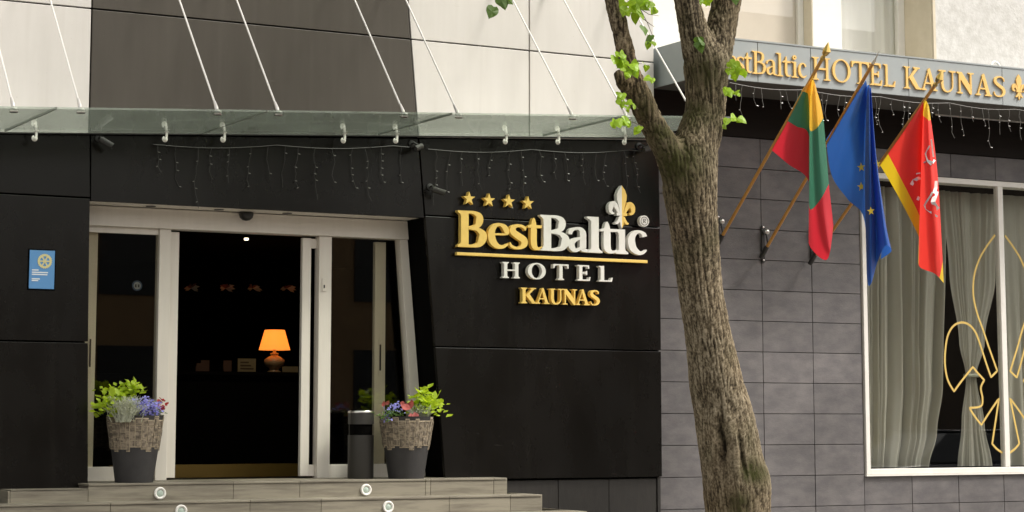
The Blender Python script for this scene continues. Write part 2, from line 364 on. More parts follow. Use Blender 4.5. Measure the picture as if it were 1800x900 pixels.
# sticker on left glass
q = P(242, 502, DY)
sk = dpart('round_sticker', MB().lathe([(.047,0),(.047,.002)], (q.x, DY+.016, q.z), 24, 'y'), 'stickerblue', label='small round blue and white sticker on the glass')
dpart('sticker_print', MB().lathe([(.034,0),(.034,.001)], (q.x, DY+.0138, q.z), 24, 'y'), 'paleprint')
dpart('sticker_print', MB().box(q.x-.022, q.x-.006, DY+.0120, DY+.0126, q.z-.016, q.z+.012), 'dark')
dpart('sticker_print', MB().box(q.x+.006, q.x+.022, DY+.0120, DY+.0126, q.z-.016, q.z+.012), 'dark')
# motion sensor
q = P(429, 378, DY-.1)
sn = thing('motion_sensor', 'black domed motion sensor on the header above the open door', 'sensor', (q.x, DY-.1, q.z))
part('dome', MB().lathe([(.003,-.06),(.035,-.052),(.06,-.03),(.068,0),(.066,.02),(.06,.022)], (q.x, DY-.155, q.z), 24), M['dark'], sn, smooth=True)
part('bracket', MB().box(q.x-.07, q.x+.07, DY-.2, DY-.081, q.z+.03, q.z+.075), M['dark'], sn, bevel=.008)
part('neck', MB().lathe([(.03,.022),(.03,.03)], (q.x, DY-.155, q.z), 16), M['dark'], sn)

# ---- lobby
LX0, LX1, LY1 = 3.2, 12.5, 7.5
lb = MB().box(LX0-.1, LX1+.1, LY1, LY1+.1, .9, 3.7).box(LX0-.1, LX0, .62, LY1, .9, 3.7).box(LX1, LX1+.1, .62, LY1, .9, 3.7).box(LX0, LX1, .62, LY1, 3.5, 3.6)
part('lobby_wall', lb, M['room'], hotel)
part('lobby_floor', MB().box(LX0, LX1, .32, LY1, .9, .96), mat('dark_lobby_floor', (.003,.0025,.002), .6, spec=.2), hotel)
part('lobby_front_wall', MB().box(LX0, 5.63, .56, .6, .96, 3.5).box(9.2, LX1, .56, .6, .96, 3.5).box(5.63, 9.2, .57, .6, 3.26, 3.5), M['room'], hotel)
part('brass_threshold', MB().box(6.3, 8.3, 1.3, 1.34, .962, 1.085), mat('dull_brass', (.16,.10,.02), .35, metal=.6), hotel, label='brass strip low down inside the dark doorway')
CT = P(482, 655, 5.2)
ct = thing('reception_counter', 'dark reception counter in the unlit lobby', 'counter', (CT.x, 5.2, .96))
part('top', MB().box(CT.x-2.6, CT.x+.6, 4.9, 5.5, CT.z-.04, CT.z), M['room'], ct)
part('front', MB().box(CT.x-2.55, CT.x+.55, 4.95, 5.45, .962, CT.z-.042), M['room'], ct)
LZ = CT.z
lamp = thing('table_lamp', 'lit table lamp with orange shade and bulbous base on the counter', 'lamp', (CT.x, 5.2, LZ))
part('base', MB().lathe([(.075,0),(.08,.015),(.05,.03),(.06,.05),(.11,.085),(.125,.12),(.115,.155),(.07,.185),(.04,.20),(.05,.215),(.05,.225),(.02,.235),(.014,.30)], (CT.x,5.2,LZ), 28), mat('cream_ceramic', (.50,.33,.17), .35), lamp, smooth=True)
shade = emis('lit_orange_shade', (.9,.32,.045), 1)
# shade glows with its bulb: emission strongest round the bulb height
t_ = shade.node_tree; bb = t_.nodes['Principled BSDF']; bb.inputs['Base Color'].default_value = (.3,.12,.03,1); bb.inputs['Emission Color'].default_value = (1,.44,.085,1); bb.inputs['Emission Strength'].default_value = .17; tlz = t_.nodes.new('ShaderNodeBsdfTranslucent'); tlz.inputs[0].default_value = (.95,.62,.22,1); mxz = t_.nodes.new('ShaderNodeAddShader'); t_.links.new(bb.outputs[0], mxz.inputs[0]); t_.links.new(tlz.outputs[0], mxz.inputs[1]); t_.links.new(mxz.outputs[0], t_.nodes['Material Output'].inputs[0])
sh = MB(); n = 40; rb, rt_, z0, z1 = .185, .118, LZ+.265, LZ+.50
vs = [(CT.x+r*math.cos(2*PI*j/n), 5.2+r*math.sin(2*PI*j/n), z) for r, z in ((rb,z0),(rt_,z1),(rt_-.004,z1),(rb-.004,z0)) for j in range(n)]
sh.add(vs, [(i*n+j, i*n+(j+1)%n, ((i+1)%4)*n+(j+1)%n, ((i+1)%4)*n+j) for i in range(4) for j in range(n)])
part('lamp_shade', sh, shade, lamp, smooth=40)
part('bulb', MB().lathe([(.012,.30),(.03,.33),(.034,.36),(.02,.39),(.002,.395)], (CT.x,5.2,LZ), 16), emis('warm_bulb', (1,.6,.25), .8), lamp, smooth=True)
ld = bpy.data.lights.new('lamp_light', 'POINT'); ld.energy = .8; ld.color = (1,.70,.36); ld.shadow_soft_size = .03
lo = bpy.data.objects.new('lamp_light', ld); COL.objects.link(lo); lo.parent = lamp; lo.location = (0,0,.36)
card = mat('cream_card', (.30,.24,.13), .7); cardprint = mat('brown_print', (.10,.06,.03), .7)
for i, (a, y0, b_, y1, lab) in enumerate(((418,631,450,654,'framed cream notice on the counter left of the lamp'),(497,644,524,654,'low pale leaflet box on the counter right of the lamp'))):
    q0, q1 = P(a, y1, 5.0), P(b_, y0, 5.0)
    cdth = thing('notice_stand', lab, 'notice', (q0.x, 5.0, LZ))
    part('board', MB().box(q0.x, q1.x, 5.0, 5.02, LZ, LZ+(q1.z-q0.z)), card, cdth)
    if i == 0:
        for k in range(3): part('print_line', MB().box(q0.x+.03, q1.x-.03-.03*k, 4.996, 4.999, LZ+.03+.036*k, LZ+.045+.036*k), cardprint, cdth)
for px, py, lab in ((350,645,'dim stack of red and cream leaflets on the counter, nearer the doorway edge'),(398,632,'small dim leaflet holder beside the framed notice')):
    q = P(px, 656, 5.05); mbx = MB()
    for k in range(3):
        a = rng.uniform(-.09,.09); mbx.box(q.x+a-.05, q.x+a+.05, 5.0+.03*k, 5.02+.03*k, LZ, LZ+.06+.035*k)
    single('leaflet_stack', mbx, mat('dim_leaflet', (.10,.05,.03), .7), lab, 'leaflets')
pet = mat('cream_petal', (.80,.72,.55), .6); petr = mat('dark_red_petal', (.26,.11,.08), .6)
for i, px in enumerate((336,396,444,504)):
    q = P(px, 507, 5.6); fl = thing('wall_flower', ['leftmost','second from left','third from left','rightmost'][i]+' of four dim cream and red wall flowers above the counter', 'wall ornament', (q.x, 5.6, q.z), 'wall flowers in the lobby')
    for k in range(9):
        a = R(200-28*k+rng.uniform(-8,8)) if k < 9 else 0
        l = rng.uniform(.07,.125); d = Vector((math.cos(a), 0, math.sin(a)*.7)); n_ = Vector((-d.z,0,d.x))
        c = Vector((q.x,5.6,q.z))
        pm = MB().add([c, c+d*l*.55+n_*.022+Vector((0,-.03,0)), c+d*l+Vector((0,-.06,-.02)), c+d*l*.55-n_*.022+Vector((0,-.03,0))], [(0,1,2,3)])
        part('petal', pm, pet if k in (0,1,6,7,8) else petr, fl)
q = P(433, 422, 1.9)
single('ceiling_downlight', MB().lathe([(.022,0),(.022,.02)], (q.x, 1.9, q.z), 16), emis('downlight', (1,.85,.6), 2.2), 'tiny lit ceiling spot in the dark lobby', 'light')
sd2 = bpy.data.lights.new('spot_light', 'SPOT'); sd2.energy = 7; sd2.color = (1,.8,.55); sd2.spot_size = R(70); sd2.shadow_soft_size = .02
so = bpy.data.objects.new('lobby_spot_light', sd2); COL.objects.link(so); so.location = (CT.x-.6, 4.0, 3.45); so.rotation_euler = (R(38),0,0)

# ---- grey tiled wing (plane Y .25)
TY = .25; Z0, TH = .925, .3232; TX0, TW = 11.73, .6525
WX0, WX1, WZ0, WZ1, MUL = 14.36, 18.32, .925, 4.205, 16.345
tb = MB().box(11.55, WX0, TY+.022, .5, 0, 5.2).box(WX0, WX1, TY+.022, .5, 0, WZ0-.02).box(WX0, WX1, TY+.022, .5, WZ1+.02, 5.2).box(WX1, 22, TY+.022, .5, 0, 5.2)
part('wing_wall', tb, M['grout'], hotel)
tcache = {}
def tile(x0, x1, z0, z1):
    w_, h_ = round(x1-x0, 3), round(z1-z0, 3)
    if w_ < .02 or h_ < .02: return
    if (w_,h_) not in tcache:
        e = .0035; mb = MB().box(e, w_-e, 0, .02, e, h_-e); tcache[(w_,h_)] = mb.mesh('tile')
    obj('tile', tcache[(w_,h_)], M['tile'], hotel, loc=Vector((x0, TY+rng.uniform(-.0015,.0015), z0))-hotel.location, bevel=.002)
for r_ in range(-3, 11):
    z0 = max(Z0+TH*r_, 0); z1 = Z0+TH*(r_+1)
    for c in range(-1, 16):
        x0, x1 = max(TX0+TW*c, 11.605), TX0+TW*(c+1)
        if x0 > 21: continue
        if z1 > WZ0+.01 and x1 > WX0+.03 and x0 < WX1-.03:
            if z0 >= WZ1-.35 and r_ == 10: tile(x0, x1, WZ1+.004, z1)
            continue
        tile(x0, min(x1, WX0) if z1 > WZ0+.01 and x0 < WX0 else x1, z0, z1)
ZTT = Z0+TH*11
part('dark_fascia', MB().box(11.6, 22, TY-.01, TY+.02, ZTT+.006, 4.93), M['brown'], hotel)
# upper plaster storey
AZ = 5.25
A0, A1, B0, B1 = 12.2, 13.76, 14.15, 15.43
pw = MB().box(11.55, A0, TY, .9, 4.9, 9).box(A0, A1, TY, .9, 4.9, AZ).box(A1, B0, TY, .9, 4.9, 9).box(B0, B1, TY, .9, 4.9, AZ).box(A0, A1, TY, .9, 7.2, 9).box(B0, B1, TY, .9, 7.2, 9)
part('upper_wall', pw, M['smoothwhite'], hotel)
part('plaster_wall', MB().box(B1+.035, 22, TY-.012, .9, 4.9, 9), M['plaster'], hotel)
part('corner_bead', MB().box(B1, B1+.035, TY-.016, .9, 4.9, 9), M['cream'], hotel)
part('corner_bead', MB().box(A1-.012, A1-.001, TY+.002, .44, AZ, 7.19), M['cream'], hotel)
part('corner_bead', MB().box(B1-.012, B1-.001, TY+.002, .8, AZ, 7.19), M['cream'], hotel)
wa = part('window', MB().box(A1-.075, A1-.014, .40, .46, AZ, 7.19).box(A0, A1-.075, .401, .459, AZ, AZ+.07), M['white_frame'], hotel, label='upper window behind the tree with beige blind')
part('pane', MB().box(A0, A1-.077, .42, .43, AZ+.072, 7.19), M['clearglass'], wa)
part('blind', MB().box(A0, A1-.03, .465, .475, AZ, 7.19), M['blind'], wa)
wbn = part('window', MB().box(B1-.10, B1-.014, .72, .79, AZ, 7.19).box(B0, B0+.07, .721, .789, AZ, 7.19).box(B0+.07, B1-.1, .722, .788, AZ, AZ+.07), M['white_frame'], hotel, label='upper window with white net curtain between cream reveals')
part('pane', MB().box(B0+.072, B1-.102, .75, .757, AZ+.072, 7.19), M['clearglass'], wbn)

def curtain_mesh(edge, zs, y, amp, nf, seed, nu=90, pinch=None):
    mb = MB(); r0 = random.Random(seed); ph = [r0.uniform(0,6.28) for _ in range(6)]
    nz_ = len(zs)
    for z in zs:
        a, b = edge(z)
        for i in range(nu+1):
            u = i/nu; uu = u+.035*math.sin(2*PI*u*2.3+ph[0])+.012*math.sin(z*1.3+u*9+ph[4])
            d = math.sin(2*PI*nf*uu+ph[1])+.45*math.sin(2*PI*nf*1.73*uu+ph[2]+.4*math.sin(z*1.7))+.25*math.sin(2*PI*nf*2.9*uu+ph[3])
            k = amp*(.6+.4*math.sin(z*.8+ph[5]))
            mb.v.append(Vector((a+(b-a)*u, y+k*d, z)))
    for i in range(nz_-1):
        for j in range(nu): mb.f.append((i*(nu+1)+j, i*(nu+1)+j+1, (i+1)*(nu+1)+j+1, (i+1)*(nu+1)+j))
    return mb
def lin(z, pts):
    pts = sorted(pts)
    if z <= pts[0][0]: return pts[0][1]
    for (a, va), (b, vb) in zip(pts, pts[1:]):
        if z <= b:
            t = (z-a)/(b-a); t = t*t*(3-2*t); return va+(vb-va)*t
    return pts[-1][1]
part('net_curtain', curtain_mesh(lambda z: (B0, B1), [AZ+.4*i for i in range(6)], .825, .03, 5, 3), M['netcurtain'], wbn, smooth=True)
part('upper_room', MB().box(A0-.1, B1+.1, 1.3, 1.4, 4.9, 7.6).box(A0-.1, B1+.1, .9, 1.3, 7.5, 7.6).box(A0-.1, B1+.1, .9, 1.3, 4.9, 5.0), M['blind'], hotel)
# ---- shop window
win = part('window', MB().box(WX0, WX0+.055, TY-.02, TY+.06, WZ0, WZ1).box(WX0+.055, WX1, TY-.019, TY+.059, WZ0, WZ0+.06).box(WX0+.055, WX1, TY-.019, TY+.059, WZ1-.06, WZ1).box(WX1, WX1+.06, TY-.02, TY+.06, WZ0, WZ1), M['white_frame'], hotel, bevel=.005, label='large white framed ground floor window with drawn sage curtains')
part('mullion', MB().box(MUL-.036, MUL+.036, TY-.021, TY+.055, WZ0+.061, WZ1-.061), M['white_frame'], win, bevel=.004)
part('pane', MB().box(WX0+.056, MUL-.037, TY+.01, TY+.018, WZ0+.061, WZ1-.061), M['glass'], win)
part('pane', MB().box(MUL+.037, WX1-.001, TY+.01, TY+.018, WZ0+.061, WZ1-.061), M['glass'], win)
part('sill', MB().box(WX0-.01, WX1+.06, TY-.03, TY+.05, WZ0-.018, WZ0-.001), M['white_frame'], win)
dr = MB().box(12.7, WX1+1.2, 3.2, 3.3, .3, 4.8).box(12.7, WX1+1.2, .5, 3.2, 4.6, 4.8).box(12.7, WX1+1.2, .5, 3.2, .3, .5).box(12.6, 12.7, .5, 3.3, .3, 4.8).box(WX1+1.2, WX1+1.3, .5, 3.3, .3, 4.8)
part('dining_room', dr, M['room'], hotel)
part('window_jamb', MB().box(WX0-.05, WX0+.001, TY+.03, .55, WZ0, WZ1).box(WX0+.001, WX1, .3, .5, WZ1-.05, WZ1+.05), M['smoothwhite'], hotel)
# gold fleur outline on the glass
DYC = TY+.006
half = [(1749,413),(1733,435),(1720,459),(1712,487),(1711,520),(1718,552),(1728,580),(1738,610),(1753,652),(1742,663),(1734,640),(1722,603),(1714,583),(1702,570),(1688,567),(1675,574),(1666,590),(1662,612),(1661,640),(1666,668),(1677,688),(1690,670),(1710,645),(1718,655),(1730,668),(1724,682),(1727,700),(1724,714),(1704,717),(1712,730),(1725,747),(1739,725),(1756,700),(1750,740),(1744,780),(1752,789),(1762,796)]
def ribbon(pts, w_, y0, y1, closed=False):
    L, Q = [], []; n = len(pts)
    for i, p in enumerate(pts):
        a = pts[(i-1) % n] if closed or i else pts[0]; b = pts[(i+1) % n] if closed or i < n-1 else pts[-1]
        d = Vector((b[0]-a[0], b[1]-a[1])); d = d.normalized() if d.length > 0 else Vector((1,0)); q = Vector((-d.y, d.x))
        L.append((p[0]+q.x*w_/2, p[1]+q.y*w_/2)); Q.append((p[0]-q.x*w_/2, p[1]-q.y*w_/2))
    return L, Q
corner = {(1749,413),(1753,652),(1742,663),(1677,688),(1710,645),(1730,668),(1704,717),(1725,747),(1756,700),(1744,780),(1762,796)}
def smooth_runs(pts):
    out, run = [], []
    for p in pts:
        run.append(p)
        if p in corner and len(run) > 1:
            q = run
            for i in range(len(q)-1):
                p0, p1, p2, p3 = q[max(i-1,0)], q[i], q[i+1], q[min(i+2,len(q)-1)]
                for j in range(5):
                    t = j/5; out.append(tuple(.5*(2*b+(c-a)*t+(2*a-5*b+4*c-d)*t*t+(3*b-a-3*c+d)*t**3) for a, b, c, d in zip(p0,p1,p2,p3)))
            run = [p]
    return out+[pts[-1]]
half = smooth_runs(half)
wp = [P(a, b, DYC) for a, b in half]; wp = [(min(v.x, MUL+.0), v.z) for v in wp]
dec = MB()
for sgn in (1, -1):
    pl = [(MUL+sgn*(x_-MUL), z_) for x_, z_ in wp]
    dec.strip(*ribbon(pl, .023, 0, 0), DYC-.002, DYC+.001)
dec.v = [Vector(v) for v in dec.v]
part('window_decal', dec, M['decalgold'], win, label='gold outlined fleur de lis sticker across both panes')

# curtains (top-level things)
zs = [.99+.08*i for i in range(40)]
def cx(px, py): return P(px, py, .6).x
zc = lambda py: P(1700, py, .6).z
le = lambda z: (cx(1522,600), lin(z, [(zc(822),cx(1638,822)),(zc(760),cx(1652,760)),(zc(680),cx(1661,680)),(zc(330),cx(1666,330))]))
single('curtain', curtain_mesh(le, zs, .64, .055, 7.5, 5, 150), M['curtain'], 'straight sage green curtain at the left of the window', 'curtain', 'sage curtains in the window', loc=(15.2,.6,.99), smooth=True)
tie = thing('curtain', 'sage green curtain gathered by a tie in the middle of the window', 'curtain', (16.2,.6,.99), 'sage curtains in the window')
ea = lambda z: (lin(z, [(zc(822),cx(1690,822)),(zc(745),cx(1697,745)),(zc(662),cx(1705,662)),(zc(600),cx(1693,600)),(zc(480),cx(1676,480)),(zc(330),cx(1662,330))]),
                lin(z, [(zc(822),cx(1752,822)),(zc(745),cx(1737,745)),(zc(662),cx(1722,662)),(zc(600),cx(1738,600)),(zc(480),cx(1758,480)),(zc(330),cx(1766,330))]))
part('drape', curtain_mesh(ea, zs, .66, .04, 6, 9, 120), M['curtain'], tie, smooth=True)
q = P(1713, 660, .6); part('tie_band', MB().box(q.x-.09, q.x+.09, .60, .70, q.z-.02, q.z+.02), M['silver'], tie, bevel=.015)
er = lambda z: (cx(1768,600), cx(1768,600)+1.5)
single('curtain', curtain_mesh(er, zs, .66, .05, 9, 13, 140), M['curtain'], 'sage green curtain behind the right pane beside the white mullion', 'curtain', 'sage curtains in the window', loc=(17,.6,.99), smooth=True)

# ------------------------------------------------------------------ steps
steps = thing('entrance_steps', '', '', (7,0,0)); del steps['label']; del steps['category']; steps['kind'] = 'structure'
runs = []
yy, xr, zt = -.3, 9.66, .965
spec = [(-.3,9.66,.965),(-.62,9.86,.815),(-.94,10.16,.665),(-1.26,10.46,.515),(-1.58,10.76,.365),(-1.9,11.06,.215),(-2.22,11.36,.065)]
core = MB()
for i, (y, xr, z) in enumerate(spec):
    x0 = P(155,870,-.3).x if i == 0 else 2.6
    core.box(x0+.01, xr-.02, y+.02, .06 if i == 0 else spec[i-1][0]+.02, 0, z-.022)
core.box(P(18,870,-.3).x+.01, 5.70, -.278, .3, .0, .914).box(5.7, 9.2, .06, .6, 0, .94)
part('step_core', core, M['stepgrout'], steps)
tcs = {}
def stile(name, x0, x1, y0, y1, z0, z1):
    k = (round(x1-x0,3), round(y1-y0,3), round(z1-z0,3))
    if k not in tcs: tcs[k] = MB().box(.0015,k[0]-.0015,.001,k[1]-.001,.001,k[2]-.001).mesh(name)
    obj(name, tcs[k], M['step'], steps, loc=Vector((x0,y0+rng.uniform(0,.001),z0))-steps.location, bevel=.003)
joints = [[155,410,527,748,757,868,892],[-200,195,440,565,790,897,951]]
for i, (y, xr, z) in enumerate(spec):
    h = .15
    if i < 2: xs = [P(px, 865, y).x for px in joints[i]]; xs[-1] = xr; xs[0] = P(155,870,-.3).x if i == 0 else 2.7
    else:
        xs = [2.7]
        while xs[-1] < xr-1.0: xs.append(xs[-1]+rng.choice((.6,.9,.75)))
        xs.append(xr)
    for a, b_ in zip(xs, xs[1:]):
        stile('riser_tile', a, b_, y, y+.02, max(z-.168, 0), z-.0205)
        stile('tread_tile', a, b_, y-.008, y+.33, z-.02, z)
    if i: stile('side_tile', xr-.0, xr+.02, y+.021, .035, max(z-.168,0), z-.0005)
    else: stile('side_tile', xr, xr+.02, y+.021, .035, z-.168, z-.0005)
xa, xb = P(18,870,-.3).x, P(155,870,-.3).x
stile('riser_tile', xa, xb, -.299, -.279, .797, .915)
stile('tread_tile', xa, xb, -.306, .03, .9155, .924)
stile('side_tile', xa-.02, xa, -.299, .03, .797, .915)
part('landing', MB().box(5.66, SX(.95), .035, .56, .94, .9645), M['step'], steps)
part('landing', MB().box(9.16, 9.66, .0285, .036, .80, .94), M['step'], steps)
for i, (px, py, y, lab) in enumerate(((281,867,-.3,'round white light in the top riser below the left planter'),(643,861,-.3,'round white light in the top riser below the bin'),(318,898,-.62,'round white light in the second riser, left one at the bottom edge'),(682,891,-.62,'round white light in the second riser below the right planter'))):
    q = P(px, py, y); th = thing('step_light', lab, 'step light', (q.x, y, q.z), 'round lights in the step risers')
    part('rim', MB().lathe([(.054,0),(.053,.012),(.045,.018),(.034,.014),(.032,.006),(.031,.004)], (q.x, y, q.z), 32, 'y'), M['white'], th, smooth=40)
    part('lens', MB().lathe([(.03,.0),(.03,.006),(.018,.012),(.002,.013)], (q.x, y, q.z), 24, 'y'), mat('frosted_lens', (.42,.50,.44), .25), th, smooth=40)

# ------------------------------------------------------------------ glass canopy on tie rods
CS = .0577
def CZ(X): return 3.70+CS*X
gc = thing('glass_canopy', 'greenish glass canopy hung on thin tie rods over the entrance', 'canopy', (8, 0, CZ(8)))
CYF = -1.58
jx = [2.95, 4.85, 6.66, 8.41, 10.2, 11.42]
for a, b_ in zip(jx, jx[1:]):
    a += .006; b_ -= .006; t = .017
    part('glass_pane', MB().add([(a,CYF,CZ(a)),(b_,CYF,CZ(b_)),(b_,.0-.02,CZ(b_)),(a,-.02,CZ(a)),(a,CYF,CZ(a)+t),(b_,CYF,CZ(b_)+t),(b_,-.02,CZ(b_)+t),(a,-.02,CZ(a)+t)],
        [(0,3,2,1),(4,5,6,7),(0,1,5,4),(1,2,6,5),(2,3,7,6),(3,0,4,7)]), M['canopyglass'], gc)
for a in jx[1:-1]: part('joint_seal', MB().add([(a-.005,CYF,CZ(a)-.001),(a+.005,CYF,CZ(a)-.001),(a+.005,-.06,CZ(a)-.001),(a-.005,-.06,CZ(a)-.001),(a-.005,CYF,CZ(a)+.018),(a+.005,CYF,CZ(a)+.018),(a+.005,-.06,CZ(a)+.018),(a-.005,-.06,CZ(a)+.018)], [(0,3,2,1),(4,5,6,7),(0,1,5,4),(1,2,6,5),(2,3,7,6),(3,0,4,7)]), M['jointseal'], gc)
part('wall_angle', MB().add([(2.95,-.05,CZ(2.95)-.012),(11.5,-.05,CZ(11.5)-.012),(11.5,-.001,CZ(11.5)-.012),(2.95,-.001,CZ(2.95)-.012),(2.95,-.05,CZ(2.95)-.002),(11.5,-.05,CZ(11.5)-.002),(11.5,-.001,CZ(11.5)-.002),(2.95,-.001,CZ(2.95)-.002)],
        [(0,3,2,1),(4,5,6,7),(0,1,5,4),(1,2,6,5),(2,3,7,6),(3,0,4,7)]), M['dark'], gc)
rods = [4.55, 5.04+.06, 6.28, 6.83, 8.02, 8.56, 9.74, 10.33, 11.1]
for X in rods:
    z = CZ(X); yb = -1.42; rise = 1.12*1.42
    B = Vector((X, yb, z+.02)); T = Vector((X-.0, -.03, z+rise)); d = (T-B).normalized()
    r_ = part('tie_rod', MB().tube([B+d*.11, T-d*.05], .0085, 8), M['rodsteel'], gc)
    part('end_fitting', MB().tube([B+d*.02, B+d*.05, B+d*.13], [.012,.017,.012], 10), M['steel'], r_)
    part('fixing_disc', MB().lathe([(.034,-.010),(.036,-.002)], (X,yb,z), 16).lathe([(.034,.0175),(.030,.03),(.012,.036)], (X,yb,z), 16), M['steel'], r_)
    part('wall_anchor', MB().lathe([(.055,0.001),(.055,.02),(.05,.035),(.03,.05),(.012,.06)], (X,-.0,T.z), 20, 'y').tube([T+Vector((0,-.02,0)), T-d*.10], .016, 8), M['steel'], r_, smooth=40)
    # rear clamp with curled hook under the glass
    hx = MB().box(X-.009, X+.009, -.16, -.14, z-.052, z-.001)
    arc = [(X-.014+.018*math.cos(t), -.15, z-.066+.020*math.sin(t)) for t in [R(a) for a in range(60, -250, -22)]]
    hx.tube(arc, .009, 8).lathe([(.002,-.02),(.014,-.012),(.016,.006),(.002,.014)], (X-.014, -.165, z-.068), 12)
    part('clamp', hx, M['white'], gc, smooth=40)
    part('clamp_disc', MB().lathe([(.026,.0175),(.026,.024)], (X,-.15,z), 16).lathe([(.022,-.006),(.022,-.0005)], (X,-.15,z), 16), M['steel'], gc)

# ------------------------------------------------------------------ grey canopy over the wing
CF, CB, CL = -.70, .24, 11.62
GZ0, GZ1 = 4.905, 5.315
ca = thing('fascia_canopy', 'long grey box canopy above the flags and window', 'canopy', (14, -.3, GZ0))
seams = [CL, P(1332,110,CF).x, P(1425,110,CF).x, P(1597,130,CF).x, P(1762,150,CF).x, 17.2, 18.6, 20.5]
for a, b_ in zip(seams, seams[1:]): part('front_panel', MB().box(a+.003, b_-.003, CF, CF+.02, GZ0, GZ1), M['canopy'], ca, bevel=.003)
part('end_panel', MB().box(CL, CL+.02, CF+.022, CB, GZ0, GZ1), M['canopy'], ca)
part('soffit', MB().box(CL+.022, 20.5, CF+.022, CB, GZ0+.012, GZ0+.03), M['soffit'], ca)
part('top_sheet', MB().box(CL+.022, 20.5, CF+.022, CB, GZ1-.03, GZ1-.006), M['canopy'], ca)
part('edge_trim', MB().box(CL, 20.5, CF-.006, CF+.03, GZ1+.002, GZ1+.018), M['canopy'], ca)
# ring standing on canopy
q = P(1749, 100, -.1)
single('cable_loop', MB().tube([(q.x+.075*math.cos(t), -.1, GZ1+.09+.1*math.sin(t)) for t in [2*PI*i/28 for i in range(29)]], .014, 8), M['white'], 'small white loop of cable standing on top of the grey canopy', 'cable', smooth=True)

# ------------------------------------------------------------------ lettering: serif glyphs from pen strokes
def crom(pts, n=8):
    out = []; k = len(pts)
    for i in range(k-1):
        p0, p1, p2, p3 = pts[max(i-1,0)], pts[i], pts[i+1], pts[min(i+2,k-1)]
        for j in range(n):
            t = j/n
            out.append(tuple(.5*((2*b)+(-a+c)*t+(2*a-5*b+4*c-d)*t*t+(-a+3*b-3*c+d)*t**3) for a, b, c, d in zip(p0, p1, p2, p3)))
    out.append(tuple(pts[-1])); return out
WT = 1.0
def pen(pts, n=8):
    s = [(p[0], p[1], p[2]*WT) for p in crom(pts, n)]; L, Q = [], []; k = len(s)
    for i, p in enumerate(s):
        a, b = s[max(i-1,0)], s[min(i+1,k-1)]; d = Vector((b[0]-a[0], b[1]-a[1])); d = d.normalized() if d.length else Vector((1,0))
        L.append((p[0]-d.y*p[2]/2, p[1]+d.x*p[2]/2)); Q.append((p[0]+d.y*p[2]/2, p[1]-d.x*p[2]/2))
    return ('s', L, Q)
def pg(*pts): return ('p', list(pts))
def stem(x0, x1, y0, y1, sl=.09, sr=.09, tl=None, tr=None, h=.06):
    tl = sl if tl is None else tl; tr = sr if tr is None else tr
    k_ = (x1-x0)*(1-WT)/2; x0, x1, sl, sr, tl, tr = x0+k_, x1-k_, sl+k_*(sl>0), sr+k_*(sr>0), tl+k_*(tl>0), tr+k_*(tr>0); h *= WT
    return pg((x0-sl,y0),(x1+sr,y0),(x1+sr,y0+h*.7),(x1+.02*(sr>0),y0+h*1.6),(x1,y0+h*2.4),(x1,y1-h*2.4),(x1+.02*(tr>0),y1-h*1.6),(x1+tr,y1-h*.7),(x1+tr,y1),(x0-tl,y1),(x0-tl,y1-h*.7),(x0-.02*(tl>0),y1-h*1.6),(x0,y1-h*2.4),(x0,y0+h*2.4),(x0-.02*(sl>0),y0+h*1.6),(x0-sl,y0+h*.7))
def oval(cx_, cy_, rx, ry, wv, wh, tilt=.0):
    L, Q = [], []; wv *= WT; wh *= WT
    for i in range(40):
        t = 2*PI*i/40; t2 = t+tilt
        L.append((cx_+rx*math.cos(t), cy_+ry*math.sin(t))); Q.append((cx_+(rx-wv)*math.cos(t2), cy_+(ry-wh)*math.sin(t2)))
    return ('c', L, Q)
XH = .70
